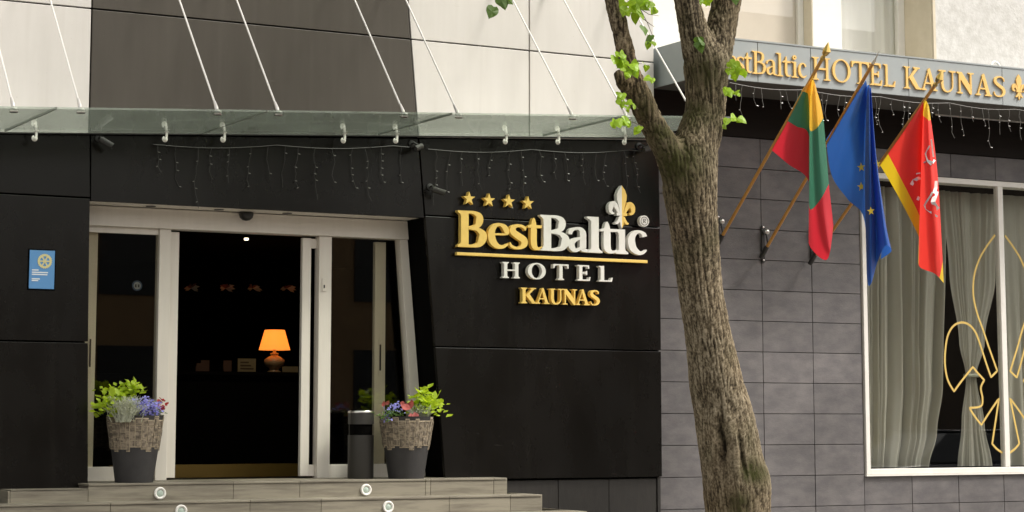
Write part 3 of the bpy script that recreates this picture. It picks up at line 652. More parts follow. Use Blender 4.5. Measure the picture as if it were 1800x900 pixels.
def alphabet():
  return {
 'B': [stem(.1,.31,0,1,tr=0,sr=0), pen([(.28,.965,.07),(.46,.955,.09),(.60,.87,.17),(.61,.72,.20),(.53,.585,.13),(.30,.535,.07)]), pen([(.30,.53,.07),(.55,.50,.10),(.695,.39,.19),(.70,.25,.22),(.62,.10,.15),(.46,.045,.09),(.28,.035,.07)])],
 'e': [pen([(.10,.39,.05),(.5,.40,.055)]), pen([(.53,.385,.04),(.535,.47,.14),(.47,.60,.14),(.34,.665,.08),(.22,.63,.12),(.125,.50,.17),(.11,.34,.195),(.16,.17,.19),(.29,.06,.13),(.42,.05,.09),(.53,.105,.06),(.57,.145,.03)])],
 's': [pen([(.46,.53,.02),(.45,.60,.07),(.36,.655,.07),(.24,.655,.09),(.14,.59,.14),(.15,.47,.17),(.28,.37,.18),(.42,.27,.18),(.43,.14,.16),(.33,.05,.09),(.20,.04,.07),(.09,.09,.07),(.06,.19,.02)])],
 't': [pen([(.20,.90,.02),(.20,.80,.12),(.20,.55,.18),(.20,.25,.18),(.225,.11,.17),(.31,.045,.10),(.41,.06,.06),(.46,.10,.03)]), pg((.02,.62),(.44,.62),(.45,.70),(.26,.70),(.2,.76),(.02,.66))],
 'a': [pen([(.09,.50,.10),(.12,.60,.11),(.25,.665,.07),(.37,.645,.11),(.425,.55,.165),(.43,.38,.17),(.43,.14,.17),(.46,.065,.12),(.56,.04,.07)]), pen([(.42,.39,.06),(.28,.37,.09),(.14,.27,.16),(.125,.16,.17),(.19,.06,.13),(.29,.06,.09),(.41,.15,.07)])],
 'l': [stem(.12,.30,0,1.02,tr=0,tl=.1)],
 'i': [stem(.12,.30,0,.70,tr=0,tl=.1)],
 'j': [stem(.12,.30,0,.70,tr=0,tl=.1), oval(.2,.89,.1,.1,.099,.099)],
 'c': [pen([(.47,.52,.13),(.44,.60,.12),(.34,.66,.075),(.22,.63,.12),(.125,.50,.17),(.11,.34,.195),(.16,.17,.19),(.29,.06,.13),(.40,.055,.09),(.49,.11,.05),(.52,.15,.02)])],
 'H': [stem(.1,.28,0,1), stem(.72,.90,0,1), pg((.27,.46),(.73,.46),(.73,.54),(.27,.54))],
 'O': [oval(.5,.5,.48,.52,.20,.075,.10)],
 'T': [stem(.34,.52,0,.99,tl=0,tr=0), pg((0,.73),(.05,.73),(.09,.88),(.2,.92),(.66,.92),(.77,.88),(.81,.73),(.86,.73),(.86,1),(0,1))],
 'E': [stem(.1,.28,0,1,sr=0,tr=0), pg((.27,.92),(.56,.92),(.62,.78),(.67,.78),(.66,1),(.27,1)), pg((.27,.465),(.47,.465),(.50,.38),(.55,.38),(.55,.64),(.50,.64),(.47,.545),(.27,.545)), pg((.27,0),(.70,0),(.74,.25),(.69,.25),(.62,.085),(.27,.085))],
 'L': [stem(.1,.28,0,1,sr=0), pg((.27,0),(.68,0),(.72,.27),(.67,.27),(.59,.085),(.27,.085))],
 'K': [stem(.1,.28,0,1), pg((.27,.47),(.64,.93),(.55,.94),(.55,1),(.90,1),(.90,.94),(.80,.92),(.45,.53)), pg((.36,.56),(.50,.62),(.84,.09),(.96,.055),(.96,0),(.68,0),(.30,.50))],
 'A': [pg((.36,.92),(.44,1.02),(.50,1.02),(.82,.08),(.92,.055),(.92,0),(.53,0),(.53,.055),(.62,.08)), pg((.43,.99),(.39,.78),(.17,.09),(.27,.055),(.27,0),(0,0),(0,.055),(.09,.08)), pg((.2,.29),(.58,.29),(.56,.36),(.22,.36))],
 'U': [pg((.0,.94),(.0,1),(.38,1),(.38,.94),(.28,.92),(.10,.92)), pg((.58,.94),(.58,1),(.90,1),(.90,.94),(.80,.92),(.70,.92)), pen([(.19,.95,.18),(.19,.6,.18),(.19,.34,.18),(.26,.12,.17),(.43,.02,.09),(.62,.08,.09),(.735,.25,.08),(.75,.5,.08),(.75,.95,.08)])],
 'N': [pg((0,.94),(0,1),(.26,1),(.80,.30),(.80,.0),(.72,-.02),(.14,.74),(.12,.9)), pg((.11,.90),(.19,.85),(.19,.08),(.30,.055),(.30,0),(0,0),(0,.055),(.11,.08)), pg((.72,.25),(.80,.2),(.80,.92),(.92,.945),(.92,1),(.62,1),(.62,.945),(.72,.92))],
 'S': [pen([(.56,.74,.03),(.55,.86,.08),(.43,.95,.08),(.27,.94,.11),(.14,.84,.17),(.15,.68,.20),(.31,.545,.21),(.50,.41,.21),(.55,.24,.20),(.46,.09,.13),(.28,.035,.08),(.12,.09,.08),(.07,.25,.03)])],
}
G = alphabet()
def glyph(ch, x0, x1, zb, cap, y, depth, mt, parent, name='letter'):
    xs = [p[0] for e in G[ch] for pl in e[1:] for p in pl]; a, b = min(xs), max(xs); k = (x1-x0)/(b-a)
    mb = MB()
    for i, e in enumerate(G[ch]):
        f = [[(x0+(p[0]-a)*k, zb+p[1]*cap) for p in pl] for pl in e[1:]]
        d = y-.0006*i
        if e[0] == 'p': mb.prism(f[0], d, y+depth)
        elif e[0] == 's': mb.strip(f[0], f[1], d, y+depth)
        else: mb.strip(f[0], f[1], d, y+depth, True)
    return part(name, mb, mt, parent)
def fleur(cx_, z0, h, y, depth, mats, parent, splitx=True):
    # tall middle petal (two halves), two curled side petals, band, foot
    out = []
    for sgn, mt in ((-1, mats[0]), (1, mats[1])):
        mb = MB()
        cp = [(0,1.0),(.085,.90),(.135,.78),(.125,.66),(.08,.52),(.05,.38),(.05,.16),(.035,.07),(0,0)]
        cpts = [(0,1.0)]+[(sgn*a, b) for a, b in cp[1:-1]]+[(0,0)]
        mb.prism([(cx_+a*h, z0+b*h) for a, b in cpts], y, y+depth)
        _, L, Q = pen([(sgn*.07,.33,.05),(sgn*.13,.47,.09),(sgn*.21,.56,.13),(sgn*.29,.51,.13),(sgn*.30,.40,.09),(sgn*.24,.345,.05),(sgn*.20,.36,.02)])
        mb.strip([(cx_+a*h,z0+b*h) for a,b in L], [(cx_+a*h,z0+b*h) for a,b in Q], y-.0008, y+depth)
        mb.prism([(cx_+sgn*a*h, z0+b*h) for a, b in ((.0,.30),(.14,.30),(.14,.36),(0,.36))], y-.0016, y+depth)
        _, L, Q = pen([(sgn*.05,.27,.05),(sgn*.09,.17,.07),(sgn*.15,.12,.05),(sgn*.18,.14,.01)])
        mb.strip([(cx_+a*h,z0+b*h) for a,b in L], [(cx_+a*h,z0+b*h) for a,b in Q], y-.0012, y+depth)
        out.append(part('fleur_half', mb, mt, parent))
    return out
# ---- sign on the black wall
SY = -.075; SD = .055
sg = thing('entrance_sign', 'raised gold and white hotel lettering with stars on the black wall', 'sign', (10.3, -.02, 3))
zp = lambda px, py: P(px, py, SY).z
xp = lambda px, y=SY, py=420: P(px, py, y).x
zb = zp(815, 434); cap = (zp(815, 370)-zb)
f3 = lambda v: 600+v/3
for ch, a, b_, mt in (('B',614,768,'signgold'),('e',774,886,'signgold'),('s',888,984,'signgold'),('t',984,1062,'signgold'),('B',1050,1203,'signwhite'),('a',1196,1302,'signwhite'),('l',1296,1378,'signwhite'),('t',1366,1456,'signwhite'),('i',1446,1513,'signwhite'),('c',1512,1612,'signwhite')):
    glyph(ch, xp(f3(a)), xp(f3(b_)), zb, cap*(1.0), SY, SD, M[mt], sg)
zu0, zu1 = zp(805,448), zp(805,441.5)
part('underline_bar', MB().box(xp(f3(612)), xp(f3(1617)), SY+.01, SY+SD, zu0-.002, zu1-.008), M['signgold'], sg, bevel=.003)
z2 = zp(890, 488.5); c2 = zp(890, 460.5)-z2
for ch, a, b_ in (('H',850,942),('O',984,1078),('T',1118,1198),('E',1246,1313),('L',1358,1430)): glyph(ch, xp(f3(a)), xp(f3(b_)), z2, c2, SY, SD, M['signwhite'], sg)
z3 = zp(920, 533); c3 = zp(920, 505.5)-z3
for ch, a, b_ in (('K',948,1032),('A',1028,1098),('U',1098,1168),('N',1168,1242),('A',1238,1308),('S',1312,1362)): glyph(ch, xp(f3(a)), xp(f3(b_)), z3, c3, SY, SD, M['signgold'], sg)
for px, py in ((825,349),(860,352),(895,354),(928.5,357)):
    c = P(px, py, SY); pts = []
    for k in range(10):
        rr = .068 if k % 2 == 0 else .027; a = R(90+36*k); pts.append((c.x+rr*math.cos(a), c.z+rr*math.sin(a)))
    part('star', MB().prism(pts, SY, SY+SD), M['signgold'], sg)
c = P(1093, 400, SY); fleur(c.x, zp(1093,402), zp(1093,326)-zp(1093,402), SY-.004, SD, (M['signwhite'], M['signgold']), sg)
c = P(1133, 388.5, SY)
part('registered_disc', MB().lathe([(.056,0),(.056,.05)], (c.x, SY+.052, c.z), 28, 'y'), M['signwhite'], sg)
rg = MB(); L = []; Q = []
for i in range(28):
    t = 2*PI*i/28; L.append((c.x+.044*math.cos(t), c.z+.044*math.sin(t))); Q.append((c.x+.037*math.cos(t), c.z+.037*math.sin(t)))
rg.strip(L, Q, SY-.001, SY+.003, True)
rg.box(c.x-.016, c.x-.009, SY-.001, SY+.003, c.z-.02, c.z+.022)
_, L, Q = pen([(c.x-.012,c.z+.018,.007),(c.x+.006,c.z+.018,.007),(c.x+.013,c.z+.01,.007),(c.x+.005,c.z+.001,.007),(c.x-.01,c.z,.007)]); rg.strip(L, Q, SY-.0012, SY+.003)
_, L, Q = pen([(c.x,c.z,.007),(c.x+.014,c.z-.02,.007)], 2); rg.strip(L, Q, SY-.0014, SY+.003)
part('registered_print', rg, mat('grey_print', (.16,.15,.14), .6), sg)
# ---- gold lettering on the grey canopy
FY = CF-.018
WT = .66; G = alphabet()
fs_ = thing('fascia_sign', 'gold raised hotel name lettering along the grey canopy front', 'sign', (14, FY, 5.1))
fx = lambda v: P(1200+v/3, 125, FY).x
fz0 = (P(1333, 129.5, FY).z+P(1585, 155, FY).z)/2; fcap = .235
for ch, a, b_ in (('B',180,240),('e',243,285),('s',286,326),('t',326,368),('B',368,440),('a',442,496),('l',496,531),('t',530,572),('j',574,611),('c',611,654),('H',684,780),('O',790,886),('T',892,984),('E',986,1052),('L',1060,1122),('K',1166,1256),('A',1258,1342),('U',1350,1438),('N',1446,1534),('A',1544,1628),('S',1640,1700)):
    glyph(ch, fx(a), fx(b_), fz0, fcap, FY, .016, M['gold'], fs_)
WT = 1.0
fleur(fx(1772), fz0-.01, fcap*1.2, FY, .016, (M['gold'], M['gold']), fs_)

# ------------------------------------------------------------------ flags
def grid_eval(cols, us, nv=24, nu=10):
    K = len(cols[0]); rows = []
    vv = [k/(K-1) for k in range(K)]
    dense = [crom([tuple(p) for p in c], nv//(K-1)) for c in cols]     # along v
    nV = len(dense[0]); out = [[] for _ in range(nV)]; U = []
    for j in range(nV):
        pts = [tuple(d[j])+(u,) for d, u in zip(dense, us)]
        out[j] = crom(pts, nu)
    return out
def make_flag(name_label, cols, us, X0, pole_px, group, tipkind, matfn, seed, hem=False):
    (bx, by), (tx, ty), (fx_, fy_) = pole_px
    T = PX(fx_, fy_, X0); Bm = PX(bx, by, X0)
    fl = thing('flag', name_label, 'flag', Bm, group)
    d = (T-Bm).normalized(); Ps = PX(tx, ty, X0)
    part('pole', MB().tube([Bm, Ps], .017, 12), M['pole'], fl, smooth=40)
    if tipkind == 'spear':
        L_ = (T-Ps).length
        part('finial', MB().tube([Ps, Ps+d*L_*.15, Ps+d*L_*.3, Ps+d*L_*.35, Ps+d*L_*.6, T], [.020,.026,.014,.026,.042,.002], 10), M['brass'], fl)
    else:
        L_ = (T-Ps).length
        part('finial', MB().tube([Ps, Ps+d*L_*.3, Ps+d*L_*.35, T], [.016,.015,.010,.002], 10), M['steel'], fl)
    g_ = grid_eval(cols, us)
    nV, nU = len(g_), len(g_[0]); mb = MB(); uvs = []; r0 = random.Random(seed)
    for j in range(nV):
        for i in range(nU):
            px, py, off, u = g_[j][i]; v = j/(nV-1)
            wv = .010*noise.noise(Vector((u*9+seed, v*2.2, 0)))+.006*noise.noise(Vector((u*22+seed, v*4, 3)))
            mb.v.append(PX(px, py, X0+off+wv*(.3+u))); uvs.append((u, v*(1 if u < .54 or not hem else .80+.17*max(0, (u-.88)/.12))))
    for j in range(nV-1):
        for i in range(nU-1): mb.f.append((j*nU+i, j*nU+i+1, (j+1)*nU+i+1, (j+1)*nU+i))
    me = bpy.data.meshes.new('cloth'); o_ = origin(fl); me.from_pydata([v-o_ for v in mb.v], [], mb.f)
    uvl = me.uv_layers.new(name='UVMap')
    for lp in me.loops: uvl.data[lp.index].uv = uvs[lp.vertex_index]
    for p_ in me.polygons: p_.use_smooth = True
    cl = obj('cloth', me, matfn, fl)
    pp = [proj(v) for v in mb.v]
    def at(px, py, u0=0, u1=1):
        best = None
        for k, (a, b) in enumerate(pp):
            if u0 <= uvs[k][0] <= u1:
                q = (a-px)**2+(b-py)**2
                if best is None or q < best[0]: best = (q, k)
        return best[1]
    def near(px, py, u0=0, u1=1):
        k = at(px, py, u0, u1); v = mb.v[k]
        x_ = v.x; q = PX(px, py, x_)
        return q + (CAM-q).normalized()*.012
    return fl, cl, near
def flagmat(name, build):
    m = bpy.data.materials.new(name); m.use_nodes = True; t = m.node_tree; b = t.nodes['Principled BSDF']; b.inputs['Roughness'].default_value = .6
    try: b.inputs['Sheen Weight'].default_value = .15
    except Exception: pass
    uv = t.nodes.new('ShaderNodeUVMap'); sp = t.nodes.new('ShaderNodeSeparateXYZ'); t.links.new(uv.outputs[0], sp.inputs[0])
    col = build(t, sp.outputs[0], sp.outputs[1])
    tl = t.nodes.new('ShaderNodeBsdfTranslucent'); mx = t.nodes.new('ShaderNodeMixShader'); mx.inputs[0].default_value = .5
    t.links.new(col, b.inputs['Base Color']); t.links.new(col, tl.inputs[0])
    t.links.new(b.outputs[0], mx.inputs[1]); t.links.new(tl.outputs[0], mx.inputs[2]); t.links.new(mx.outputs[0], t.nodes['Material Output'].inputs[0])
    return m
def ramp(t, inp, stops):
    r = t.nodes.new('ShaderNodeValToRGB'); r.color_ramp.interpolation = 'CONSTANT'; e = r.color_ramp.elements
    e[0].position = 0; e[0].color = (*stops[0][1], 1); e[1].position = stops[1][0]; e[1].color = (*stops[1][1], 1)
    for p_, c_ in stops[2:]:
        q = e.new(p_); q.color = (*c_, 1)
    t.links.new(inp, r.inputs[0]); return r.outputs[0]
lt = flagmat('tricolour_cloth', lambda t, u, v: ramp(t, v, [(0,(.85,.50,.04)),(.333,(.05,.22,.13)),(.667,(.74,.025,.045))]))
eu = flagmat('blue_cloth', lambda t, u, v: ramp(t, v, [(0,(.026,.125,.46)),(.99,(.026,.125,.46))]))
def redb(t, u, v):
    a = ramp(t, v, [(0,(.80,.56,.03)),(.09,(.86,.05,.035)),(.82,(.85,.60,.02))])
    return a
rd = flagmat('red_cloth', redb)
FG = 'flags on angled wooden poles'
XB = [P(1262,420,.12).x, P(1338,445,.12).x, P(1426,455,.12).x]
lt_cols = [[(1431,130,0),(1409,160,0),(1382,211,0),(1353,261,0)],
           [(1430,134,-.02),(1416,162,-.03),(1400,222,-.03),(1385,288,-.03)],
           [(1428,142,.02),(1421,168,.04),(1421.5,236,.06),(1421.5,319,.07)],
           [(1427,146,.14),(1423,200,.17),(1424,310,.19),(1425,400,.2)],
           [(1426,142,.02),(1424,228,.0),(1423,366,.0),(1423,432,.0)],
           [(1431,142,-.05),(1436,224,-.06),(1441,352,-.06),(1454,456,-.04)],
           [(1436,160,.03),(1447,207,.05),(1457,323,.05),(1465,396,.05)]]
make_flag('yellow, green and red striped flag hanging from its wooden pole', lt_cols, [0,.2,.42,.5,.56,.78,1], XB[0], ((1264,425),(1444,106),(1456,74)), FG, 'spear', lt, 1)
eu_cols = [[(1522,141,0),(1500,174,0),(1476,209,0),(1452,245,0)],
           [(1523,144,-.03),(1506,192,-.05),(1481,252,-.05),(1462,308,-.05)],
           [(1524,150,.01),(1513,210,.01),(1502,285,.01),(1490,350,.01)],
           [(1524,154,.05),(1521,225,.08),(1520,305,.08),(1519,385,.08)],
           [(1525,150,.00),(1522,230,-.02),(1521,350,-.04),(1524,488,-.04)],
           [(1528,150,-.05),(1529,250,-.09),(1531,372,-.10),(1531,499,-.08)],
           [(1529,154,.03),(1532,262,.05),(1540,382,.07),(1542,462,.06)],
           [(1531,154,-.02),(1538,262,-.05),(1550,375,-.06),(1556,432,-.04)],
           [(1531,160,.05),(1541,280,.06),(1557,392,.07),(1567,441,.07)],
           [(1530,162,.12),(1540,290,.13),(1552,395,.14),(1548,456,.13)]]
fe, ec, near = make_flag('deep blue flag with yellow stars hanging from its wooden pole', eu_cols, [0,.16,.3,.42,.5,.62,.72,.82,.92,1], XB[1], ((1342,445),(1534,112),(1546,88)), FG, 'spike', eu, 2)
star_m = mat('yellow_star_print', (.78,.56,.05), .6)
for px, py, u0, u1, s_ in ((1514,294,.2,.42,.05),(1514,328,.2,.42,.05),(1531,371,.5,.68,.045),(1542,288,.78,.95,.042)):
    c = near(px, py, u0, u1); nn = (CAM-c).normalized(); rt_v = RT; up_v = nn.cross(rt_v).normalized()*-1
    if up_v.z < 0: up_v = -up_v
    pts = []
    for k in range(10):
        rr = s_ if k % 2 == 0 else s_*.4; a = R(96+36*k); pts.append(c+rt_v*rr*math.cos(a)*.85+up_v*rr*math.sin(a))
    part('star', MB().add(pts+[p_-nn*.004 for p_ in pts], [tuple(range(10))]+[(i, (i+1)%10, (i+1)%10+10, i+10) for i in range(10)]), star_m, fe)
rd_cols = [[(1628,170,0),(1603,207,0),(1575,247,0),(1545,287,0)],
           [(1627,173,-.03),(1609,222,-.05),(1592,285,-.05),(1575,338,-.05)],
           [(1625,180,.02),(1620,258,.04),(1618,340,.05),(1615,416,.06)],
           [(1624,184,.13),(1621,270,.15),(1619,360,.16),(1617,440,.16)],
           [(1623,178,.02),(1621,272,.0),(1618,376,.0),(1616,468,.0)],
           [(1629,178,-.05),(1634,290,-.07),(1639,392,-.07),(1643,481,-.06)],
           [(1633,188,.03),(1647,294,.05),(1654,400,.05),(1659,498,.04)]]
fr_, rc, near = make_flag('red flag with yellow border and white emblem hanging from its wooden pole', rd_cols, [0,.2,.42,.5,.56,.8,1], XB[2], ((1428,456),(1642,152),(1655,124)), FG, 'spear', rd, 3, True)
em = mat('white_emblem_print', (.72,.66,.64), .6)
def stroke(pxs, u0, u1, w_):
    pts = [near(a, b, u0, u1) for a, b in pxs]; mb = MB()
    vs = []
    for i, p_ in enumerate(pts):
        t_v = (pts[min(i+1,len(pts)-1)]-pts[max(i-1,0)]).normalized(); n_ = (CAM-p_).normalized().cross(t_v).normalized()
        vs += [p_+n_*w_*.75, p_-n_*w_*.75]
    mb.add(vs, [(2*i,2*i+1,2*i+3,2*i+2) for i in range(len(pts)-1)]); part('emblem_print', mb, em, fr_)
stroke([(1642,333),(1636,344),(1629,354),(1625,361),(1628,367),(1636,373),(1648,381)], .56, 1, .012)
stroke([(1646,336),(1643,346),(1640,355),(1645,364),(1649,368)], .56, 1, .03)
stroke([(1645,318),(1645,330),(1642,340)], .56, 1, .022)
stroke([(1634,256),(1627,270),(1631,284),(1637,290)], .56, 1, .010)
stroke([(1624,287),(1632,283),(1640,286),(1643,281)], .56, 1, .016)
stroke([(1637,245),(1639,262),(1641,276)], .56, 1, .010)
stroke([(1602,325),(1606,318),(1613,314),(1619,312)], .2, .44, .022)
stroke([(1613,352),(1615,347),(1617,344)], .2, .44, .018)
stroke([(1607,309),(1612,305),(1618,304)], .2, .44, .008)
# wall brackets
for i, (px, py, lab) in enumerate(((1262,410,'black flag bracket half hidden by the tree trunk'),(1341,428,'black flag bracket on the tiles holding the blue flag pole'),(1427,428,'black flag bracket on the tiles behind the striped flag'))):
    q = P(px, py, TY-.01); b = thing('flag_bracket', lab, 'bracket', (q.x, TY, q.z), 'flag pole brackets')
    part('back_plate', MB().box(q.x-.022, q.x+.022, TY-.02, TY-.003, q.z-.20, q.z+.19), M['dark'], b, bevel=.004)
    part('scroll', MB().tube([(q.x, TY-.02-.055*math.sin(t)*1.2-.03*(1-t/PI), q.z+.12-.26*t/PI+.02*math.cos(2*t)) for t in [PI*k/10 for k in range(11)]], .012, 8), M['dark'], b, smooth=True)
    part('knob', MB().lathe([(.002,-.035),(.03,-.02),(.034,0),(.03,.02),(.002,.035)], (q.x+.01, TY-.065, q.z+.12), 14), M['steel'], b, smooth=True)
    base = PX((1264,1342,1428)[i], (425,445,456)[i], XB[i])
    d = Vector((0,-.71,.70))
    part('socket', MB().tube([base-d*.06, base+d*.10], .026, 12), M['dark'], b)
    part('arm', MB().tube([(q.x, TY-.01, q.z-.10), base+d*.02], .012, 8), M['dark'], b)
    part('bolt', MB().lathe([(.012,0),(.010,.008),(.002,.01)], (q.x, TY-.02, q.z-.18), 10, 'y'), M['steel'], b)
    part('bolt', MB().lathe([(.012,0),(.010,.008),(.002,.01)], (q.x, TY-.02, q.z+.17), 10, 'y'), M['steel'], b)

# ------------------------------------------------------------------ icicle light strings
def icicles(name_label, p0, p1, n, sag, lmin, lmax, seed, wm_='wire', bm_='bulb'):
    r0 = random.Random(seed); th = thing('icicle_light_string', name_label, 'string lights', p0, 'icicle light strings')
    p0 = Vector(p0); p1 = Vector(p1); N_ = 60; pts = []
    for i in range(N_+1):
        t = i/N_; s_ = abs(math.sin(t*PI*n/7)); pts.append(p0.lerp(p1, t)+Vector((0, -.004*s_, -sag*s_)))
    part('cable', MB().tube(pts, .0034, 5), M[wm_], th)
    for k in range(n):
        t = (k+.5+r0.uniform(-.2,.2))/n; a = pts[int(t*N_)].copy(); L_ = r0.choice((.5,.75,1,.65,.9))*r0.uniform(lmin,lmax); q = [a]; bl = MB()
        m_ = max(3, int(L_/.06))
        for s_ in range(m_):
            a = a+Vector((r0.uniform(-.02,.02)+(.02 if s_ == m_-1 else 0), r0.uniform(-.008,.008), -L_/m_)); q.append(a)
            if r0.random() < .55:
                d = Vector((r0.choice((-1,1))*.02, -.008, -.006)); bl.tube([a, a+d*.5, a+d], [.003,.005,.003], 5)
        dpn = part('drop', MB().tube(q, .0022, 4), M[wm_], th)
        if bl.v: part('bulbs', bl, M[bm_], dpn, kind='stuff')
icicles('icicle lights hanging below the glass canopy over the dark lintel', (6.2,-.03,CZ(6.2)-.10), (8.75,-.03,CZ(8.75)-.10), 15, .03, .3,.6, 4, 'wiredark', 'bulbdark')
icicles('icicle lights hanging above the hotel sign', (8.95,-.03,CZ(8.95)-.13), (11.4,-.03,CZ(11.4)-.13), 15, .03, .3,.6, 5, 'wiredark', 'bulbdark')
icicles('icicle lights hanging under the grey canopy front', (12.0,CF+.01,GZ0-.03), (16.6,CF+.01,GZ0-.03), 34, .03, .22,.46, 6)

# ------------------------------------------------------------------ security cameras
def seccam(px, py, d, lab, body):
    q = P(px, py, -.02); th = thing('security_camera', lab, 'camera', (q.x, 0, q.z), 'security cameras'); d = Vector(d).normalized()
    c = Vector((q.x, -.13, q.z))
    part('body', MB().tube([c-d*.055, c-d*.05, c+d*.06], [.018,.025,.025], 14), M[body], th, smooth=40)
    part('lens', MB().tube([c+d*.0605, c+d*.066], .018, 12), M['dark'], th)
    part('hood', MB().tube([c-d*.04+Vector((0,0,.008)), c+d*.08+Vector((0,0,.008))], .027, 14, False), M[body], th)
    part('arm', MB().tube([(q.x-.02, -.001, q.z+.05), (q.x-.02, -.06, q.z+.055), c-d*.045], .010, 8), M['dark'], th)
    part('wall_plate', MB().lathe([(.035,0.001),(.035,.015),(.01,.02)], (q.x-.02,-.0,q.z+.05), 14, 'y'), M['dark'], th)
seccam(178,253,(.75,-.35,-.5),'dark camera under the glass canopy at the left end of the lintel','dark')
seccam(728,262,(-.75,-.45,-.3),'dark camera below the glass canopy near the top of the slanted joint','binsteel')
seccam(760,338,(.8,-.4,-.3),'small grey camera on the slanted joint beside the stars','binsteel')
seccam(1127,265,(-.8,-.4,-.25),'grey camera below the glass canopy beside the tree','binsteel')

# ------------------------------------------------------------------ blue plaque
a, b_ = P(51,507,-.02), P(97,441,-.02)
pl = thing('wall_plaque', 'small blue plaque with a pale wheel emblem on the left black panel', 'plaque', (a.x, -.01, a.z))
part('plate', MB().box(a.x, b_.x, -.016, -.004, a.z, b_.z), M['blueplaque'], pl, bevel=.002)
part('frame', MB().box(a.x-.012, b_.x+.012, -.0035, -.0005, a.z-.012, b_.z+.012), M['gap'], pl)
W_, H_ = b_.x-a.x, b_.z-a.z
cc = (a.x+W_*.60, a.z+H_*.72); wh = MB(); L = []; Q = []
for i in range(48):
    t = 2*PI*i/48; ro = .066 if i % 2 else .060; L.append((cc[0]+ro*math.cos(t), cc[1]+ro*math.sin(t))); Q.append((cc[0]+.043*math.cos(t), cc[1]+.043*math.sin(t)))
wh.strip(L, Q, -.019, -.015, True)
for k in range(6):
    t = R(60*k); d = (math.cos(t), math.sin(t)); L_, Q_ = ribbon([(cc[0]+d[0]*.01, cc[1]+d[1]*.01), (cc[0]+d[0]*.045, cc[1]+d[1]*.045)], .012, 0, 0); wh.strip(L_, Q_, -.0186, -.015)
part('wheel_emblem', wh, M['yellowprint'], pl)
part('wheel_hub', MB().lathe([(.016,0),(.016,.005)], (cc[0],-.0145,cc[1]), 16, 'y'), M['yellowprint'], pl)
for k, (f0, f1, zf) in enumerate(((.10,.36,.47),(.10,.74,.41),(.10,.72,.355),(.10,.42,.24),(.10,.36,.195))):
    part('print_line', MB().box(a.x+W_*f0, a.x+W_*f1, -.018, -.0162, a.z+H_*zf, a.z+H_*(zf+.03)), M['whiteprint'], pl)

# ------------------------------------------------------------------ planters, bin
ZL = .966
def leafquads(mb, c, n, spread, size, rnd, up=.4, aspect=.6):
    for _ in range(n):
        p_ = Vector(c)+Vector((rnd.gauss(0,spread[0]), rnd.gauss(0,spread[1]), rnd.gauss(0,spread[2])))
        d = Vector((rnd.uniform(-1,1), rnd.uniform(-1,.6), rnd.uniform(-.5,1)*up+.1)).normalized(); s_ = size*rnd.uniform(.6,1.25)
        sd_ = d.cross(Vector((rnd.uniform(-.4,.4),-.5,1))).normalized()*s_*aspect*.5; dn = d.cross(sd_).normalized()*s_*.12
        mb.add([p_, p_+d*s_*.35+sd_*.9-dn, p_+d*s_*.7+sd_*.7, p_+d*s_, p_+d*s_*.7-sd_*.7, p_+d*s_*.35-sd_*.9-dn], [(0,1,2,3),(0,3,4,5)])
    return mb
def planter(cpx, bpy_, rimpx, hpx, botpx, lab, seed):
    c = PZ(cpx, bpy_-1, ZL); r0 = random.Random(seed)
    if c.y < -.28: c = P(cpx, bpy_, -.02); 
    zcam = (c-CAM).dot(FW); k = zcam/FPX; rt = rimpx*k/2; rb_ = botpx*k/2; h = hpx*k
    c = Vector((c.x, 0, ZL)); c.y = -.05
    q = P(cpx, bpy_-20, c.y); c.x = q.x
    po = thing('planter', lab, 'planter', c, 'tapered planters flanking the door')
    rr = lambda t: rb_+(rt-rb_)*t
    part('pot', MB().lathe([(rb_,0),(rr(.5),h*.5),(rr(.97),h*.97),(rt+.004,h),(rt-.02,h),(rt-.025,h-.06)], c, 44), M['potdark'], po, smooth=40)
    part('soil', MB().lathe([(rt-.03,h-.055),(rt-.03,h-.05),(.02,h-.03)], c, 24), M['soil'], po)
    mo = MB(); mb2 = MB(); th = 0
    while th < 2*PI-.02:
        dth = r0.uniform(.14,.27); th1 = min(th+dth, 2*PI)
        t0 = .50+r0.choice((-.035,0,.0,.03)); t1 = .955+r0.choice((-.03,0,.025)); t = t0
        bs = []
        for (a_, tt) in ((th,t0-.006),(th1,t0-.006),(th1,t1+.006),(th,t1+.006)):
            for ex in (.004, -.004): R_ = rr(tt)+ex; bs.append((c.x+R_*math.cos(a_), c.y+R_*math.sin(a_), c.z+h*tt))
        mb2.add(bs, [(0,2,4,6),(0,1,3,2),(2,3,5,4),(4,5,7,6),(6,7,1,0)])
        while t < t1-.01:
            dt = r0.choice((.07,.10,.15,.22)); te = min(t+dt, t1); e = .006; pr = r0.uniform(.007,.012)
            vs = []
            for (a_, tt) in ((th+.018,t+e),(th1-.018,t+e),(th1-.018,te-e),(th+.018,te-e)):
                for ex in (pr, -.004): R_ = rr(tt)+ex; vs.append((c.x+R_*math.cos(a_), c.y+R_*math.sin(a_), c.z+h*tt))
            mo.add(vs, [(0,2,4,6),(0,1,3,2),(2,3,5,4),(4,5,7,6),(6,7,1,0)]); t = te
        th = th1
    part('mosaic_blocks', mo, M['mosaic'], po, kind='stuff')
    part('mosaic_band', mb2, M['mosaicback'], po, kind='stuff')
    return c, h, k
def plant(name, lab, cat, c, specs, group=None):
    th = thing(name, lab, cat, c, group)
    for nm, mb, mt in specs: part(nm, mb, M[mt], th, kind='stuff' if nm in ('foliage','flowers','stems') else None)
    return th
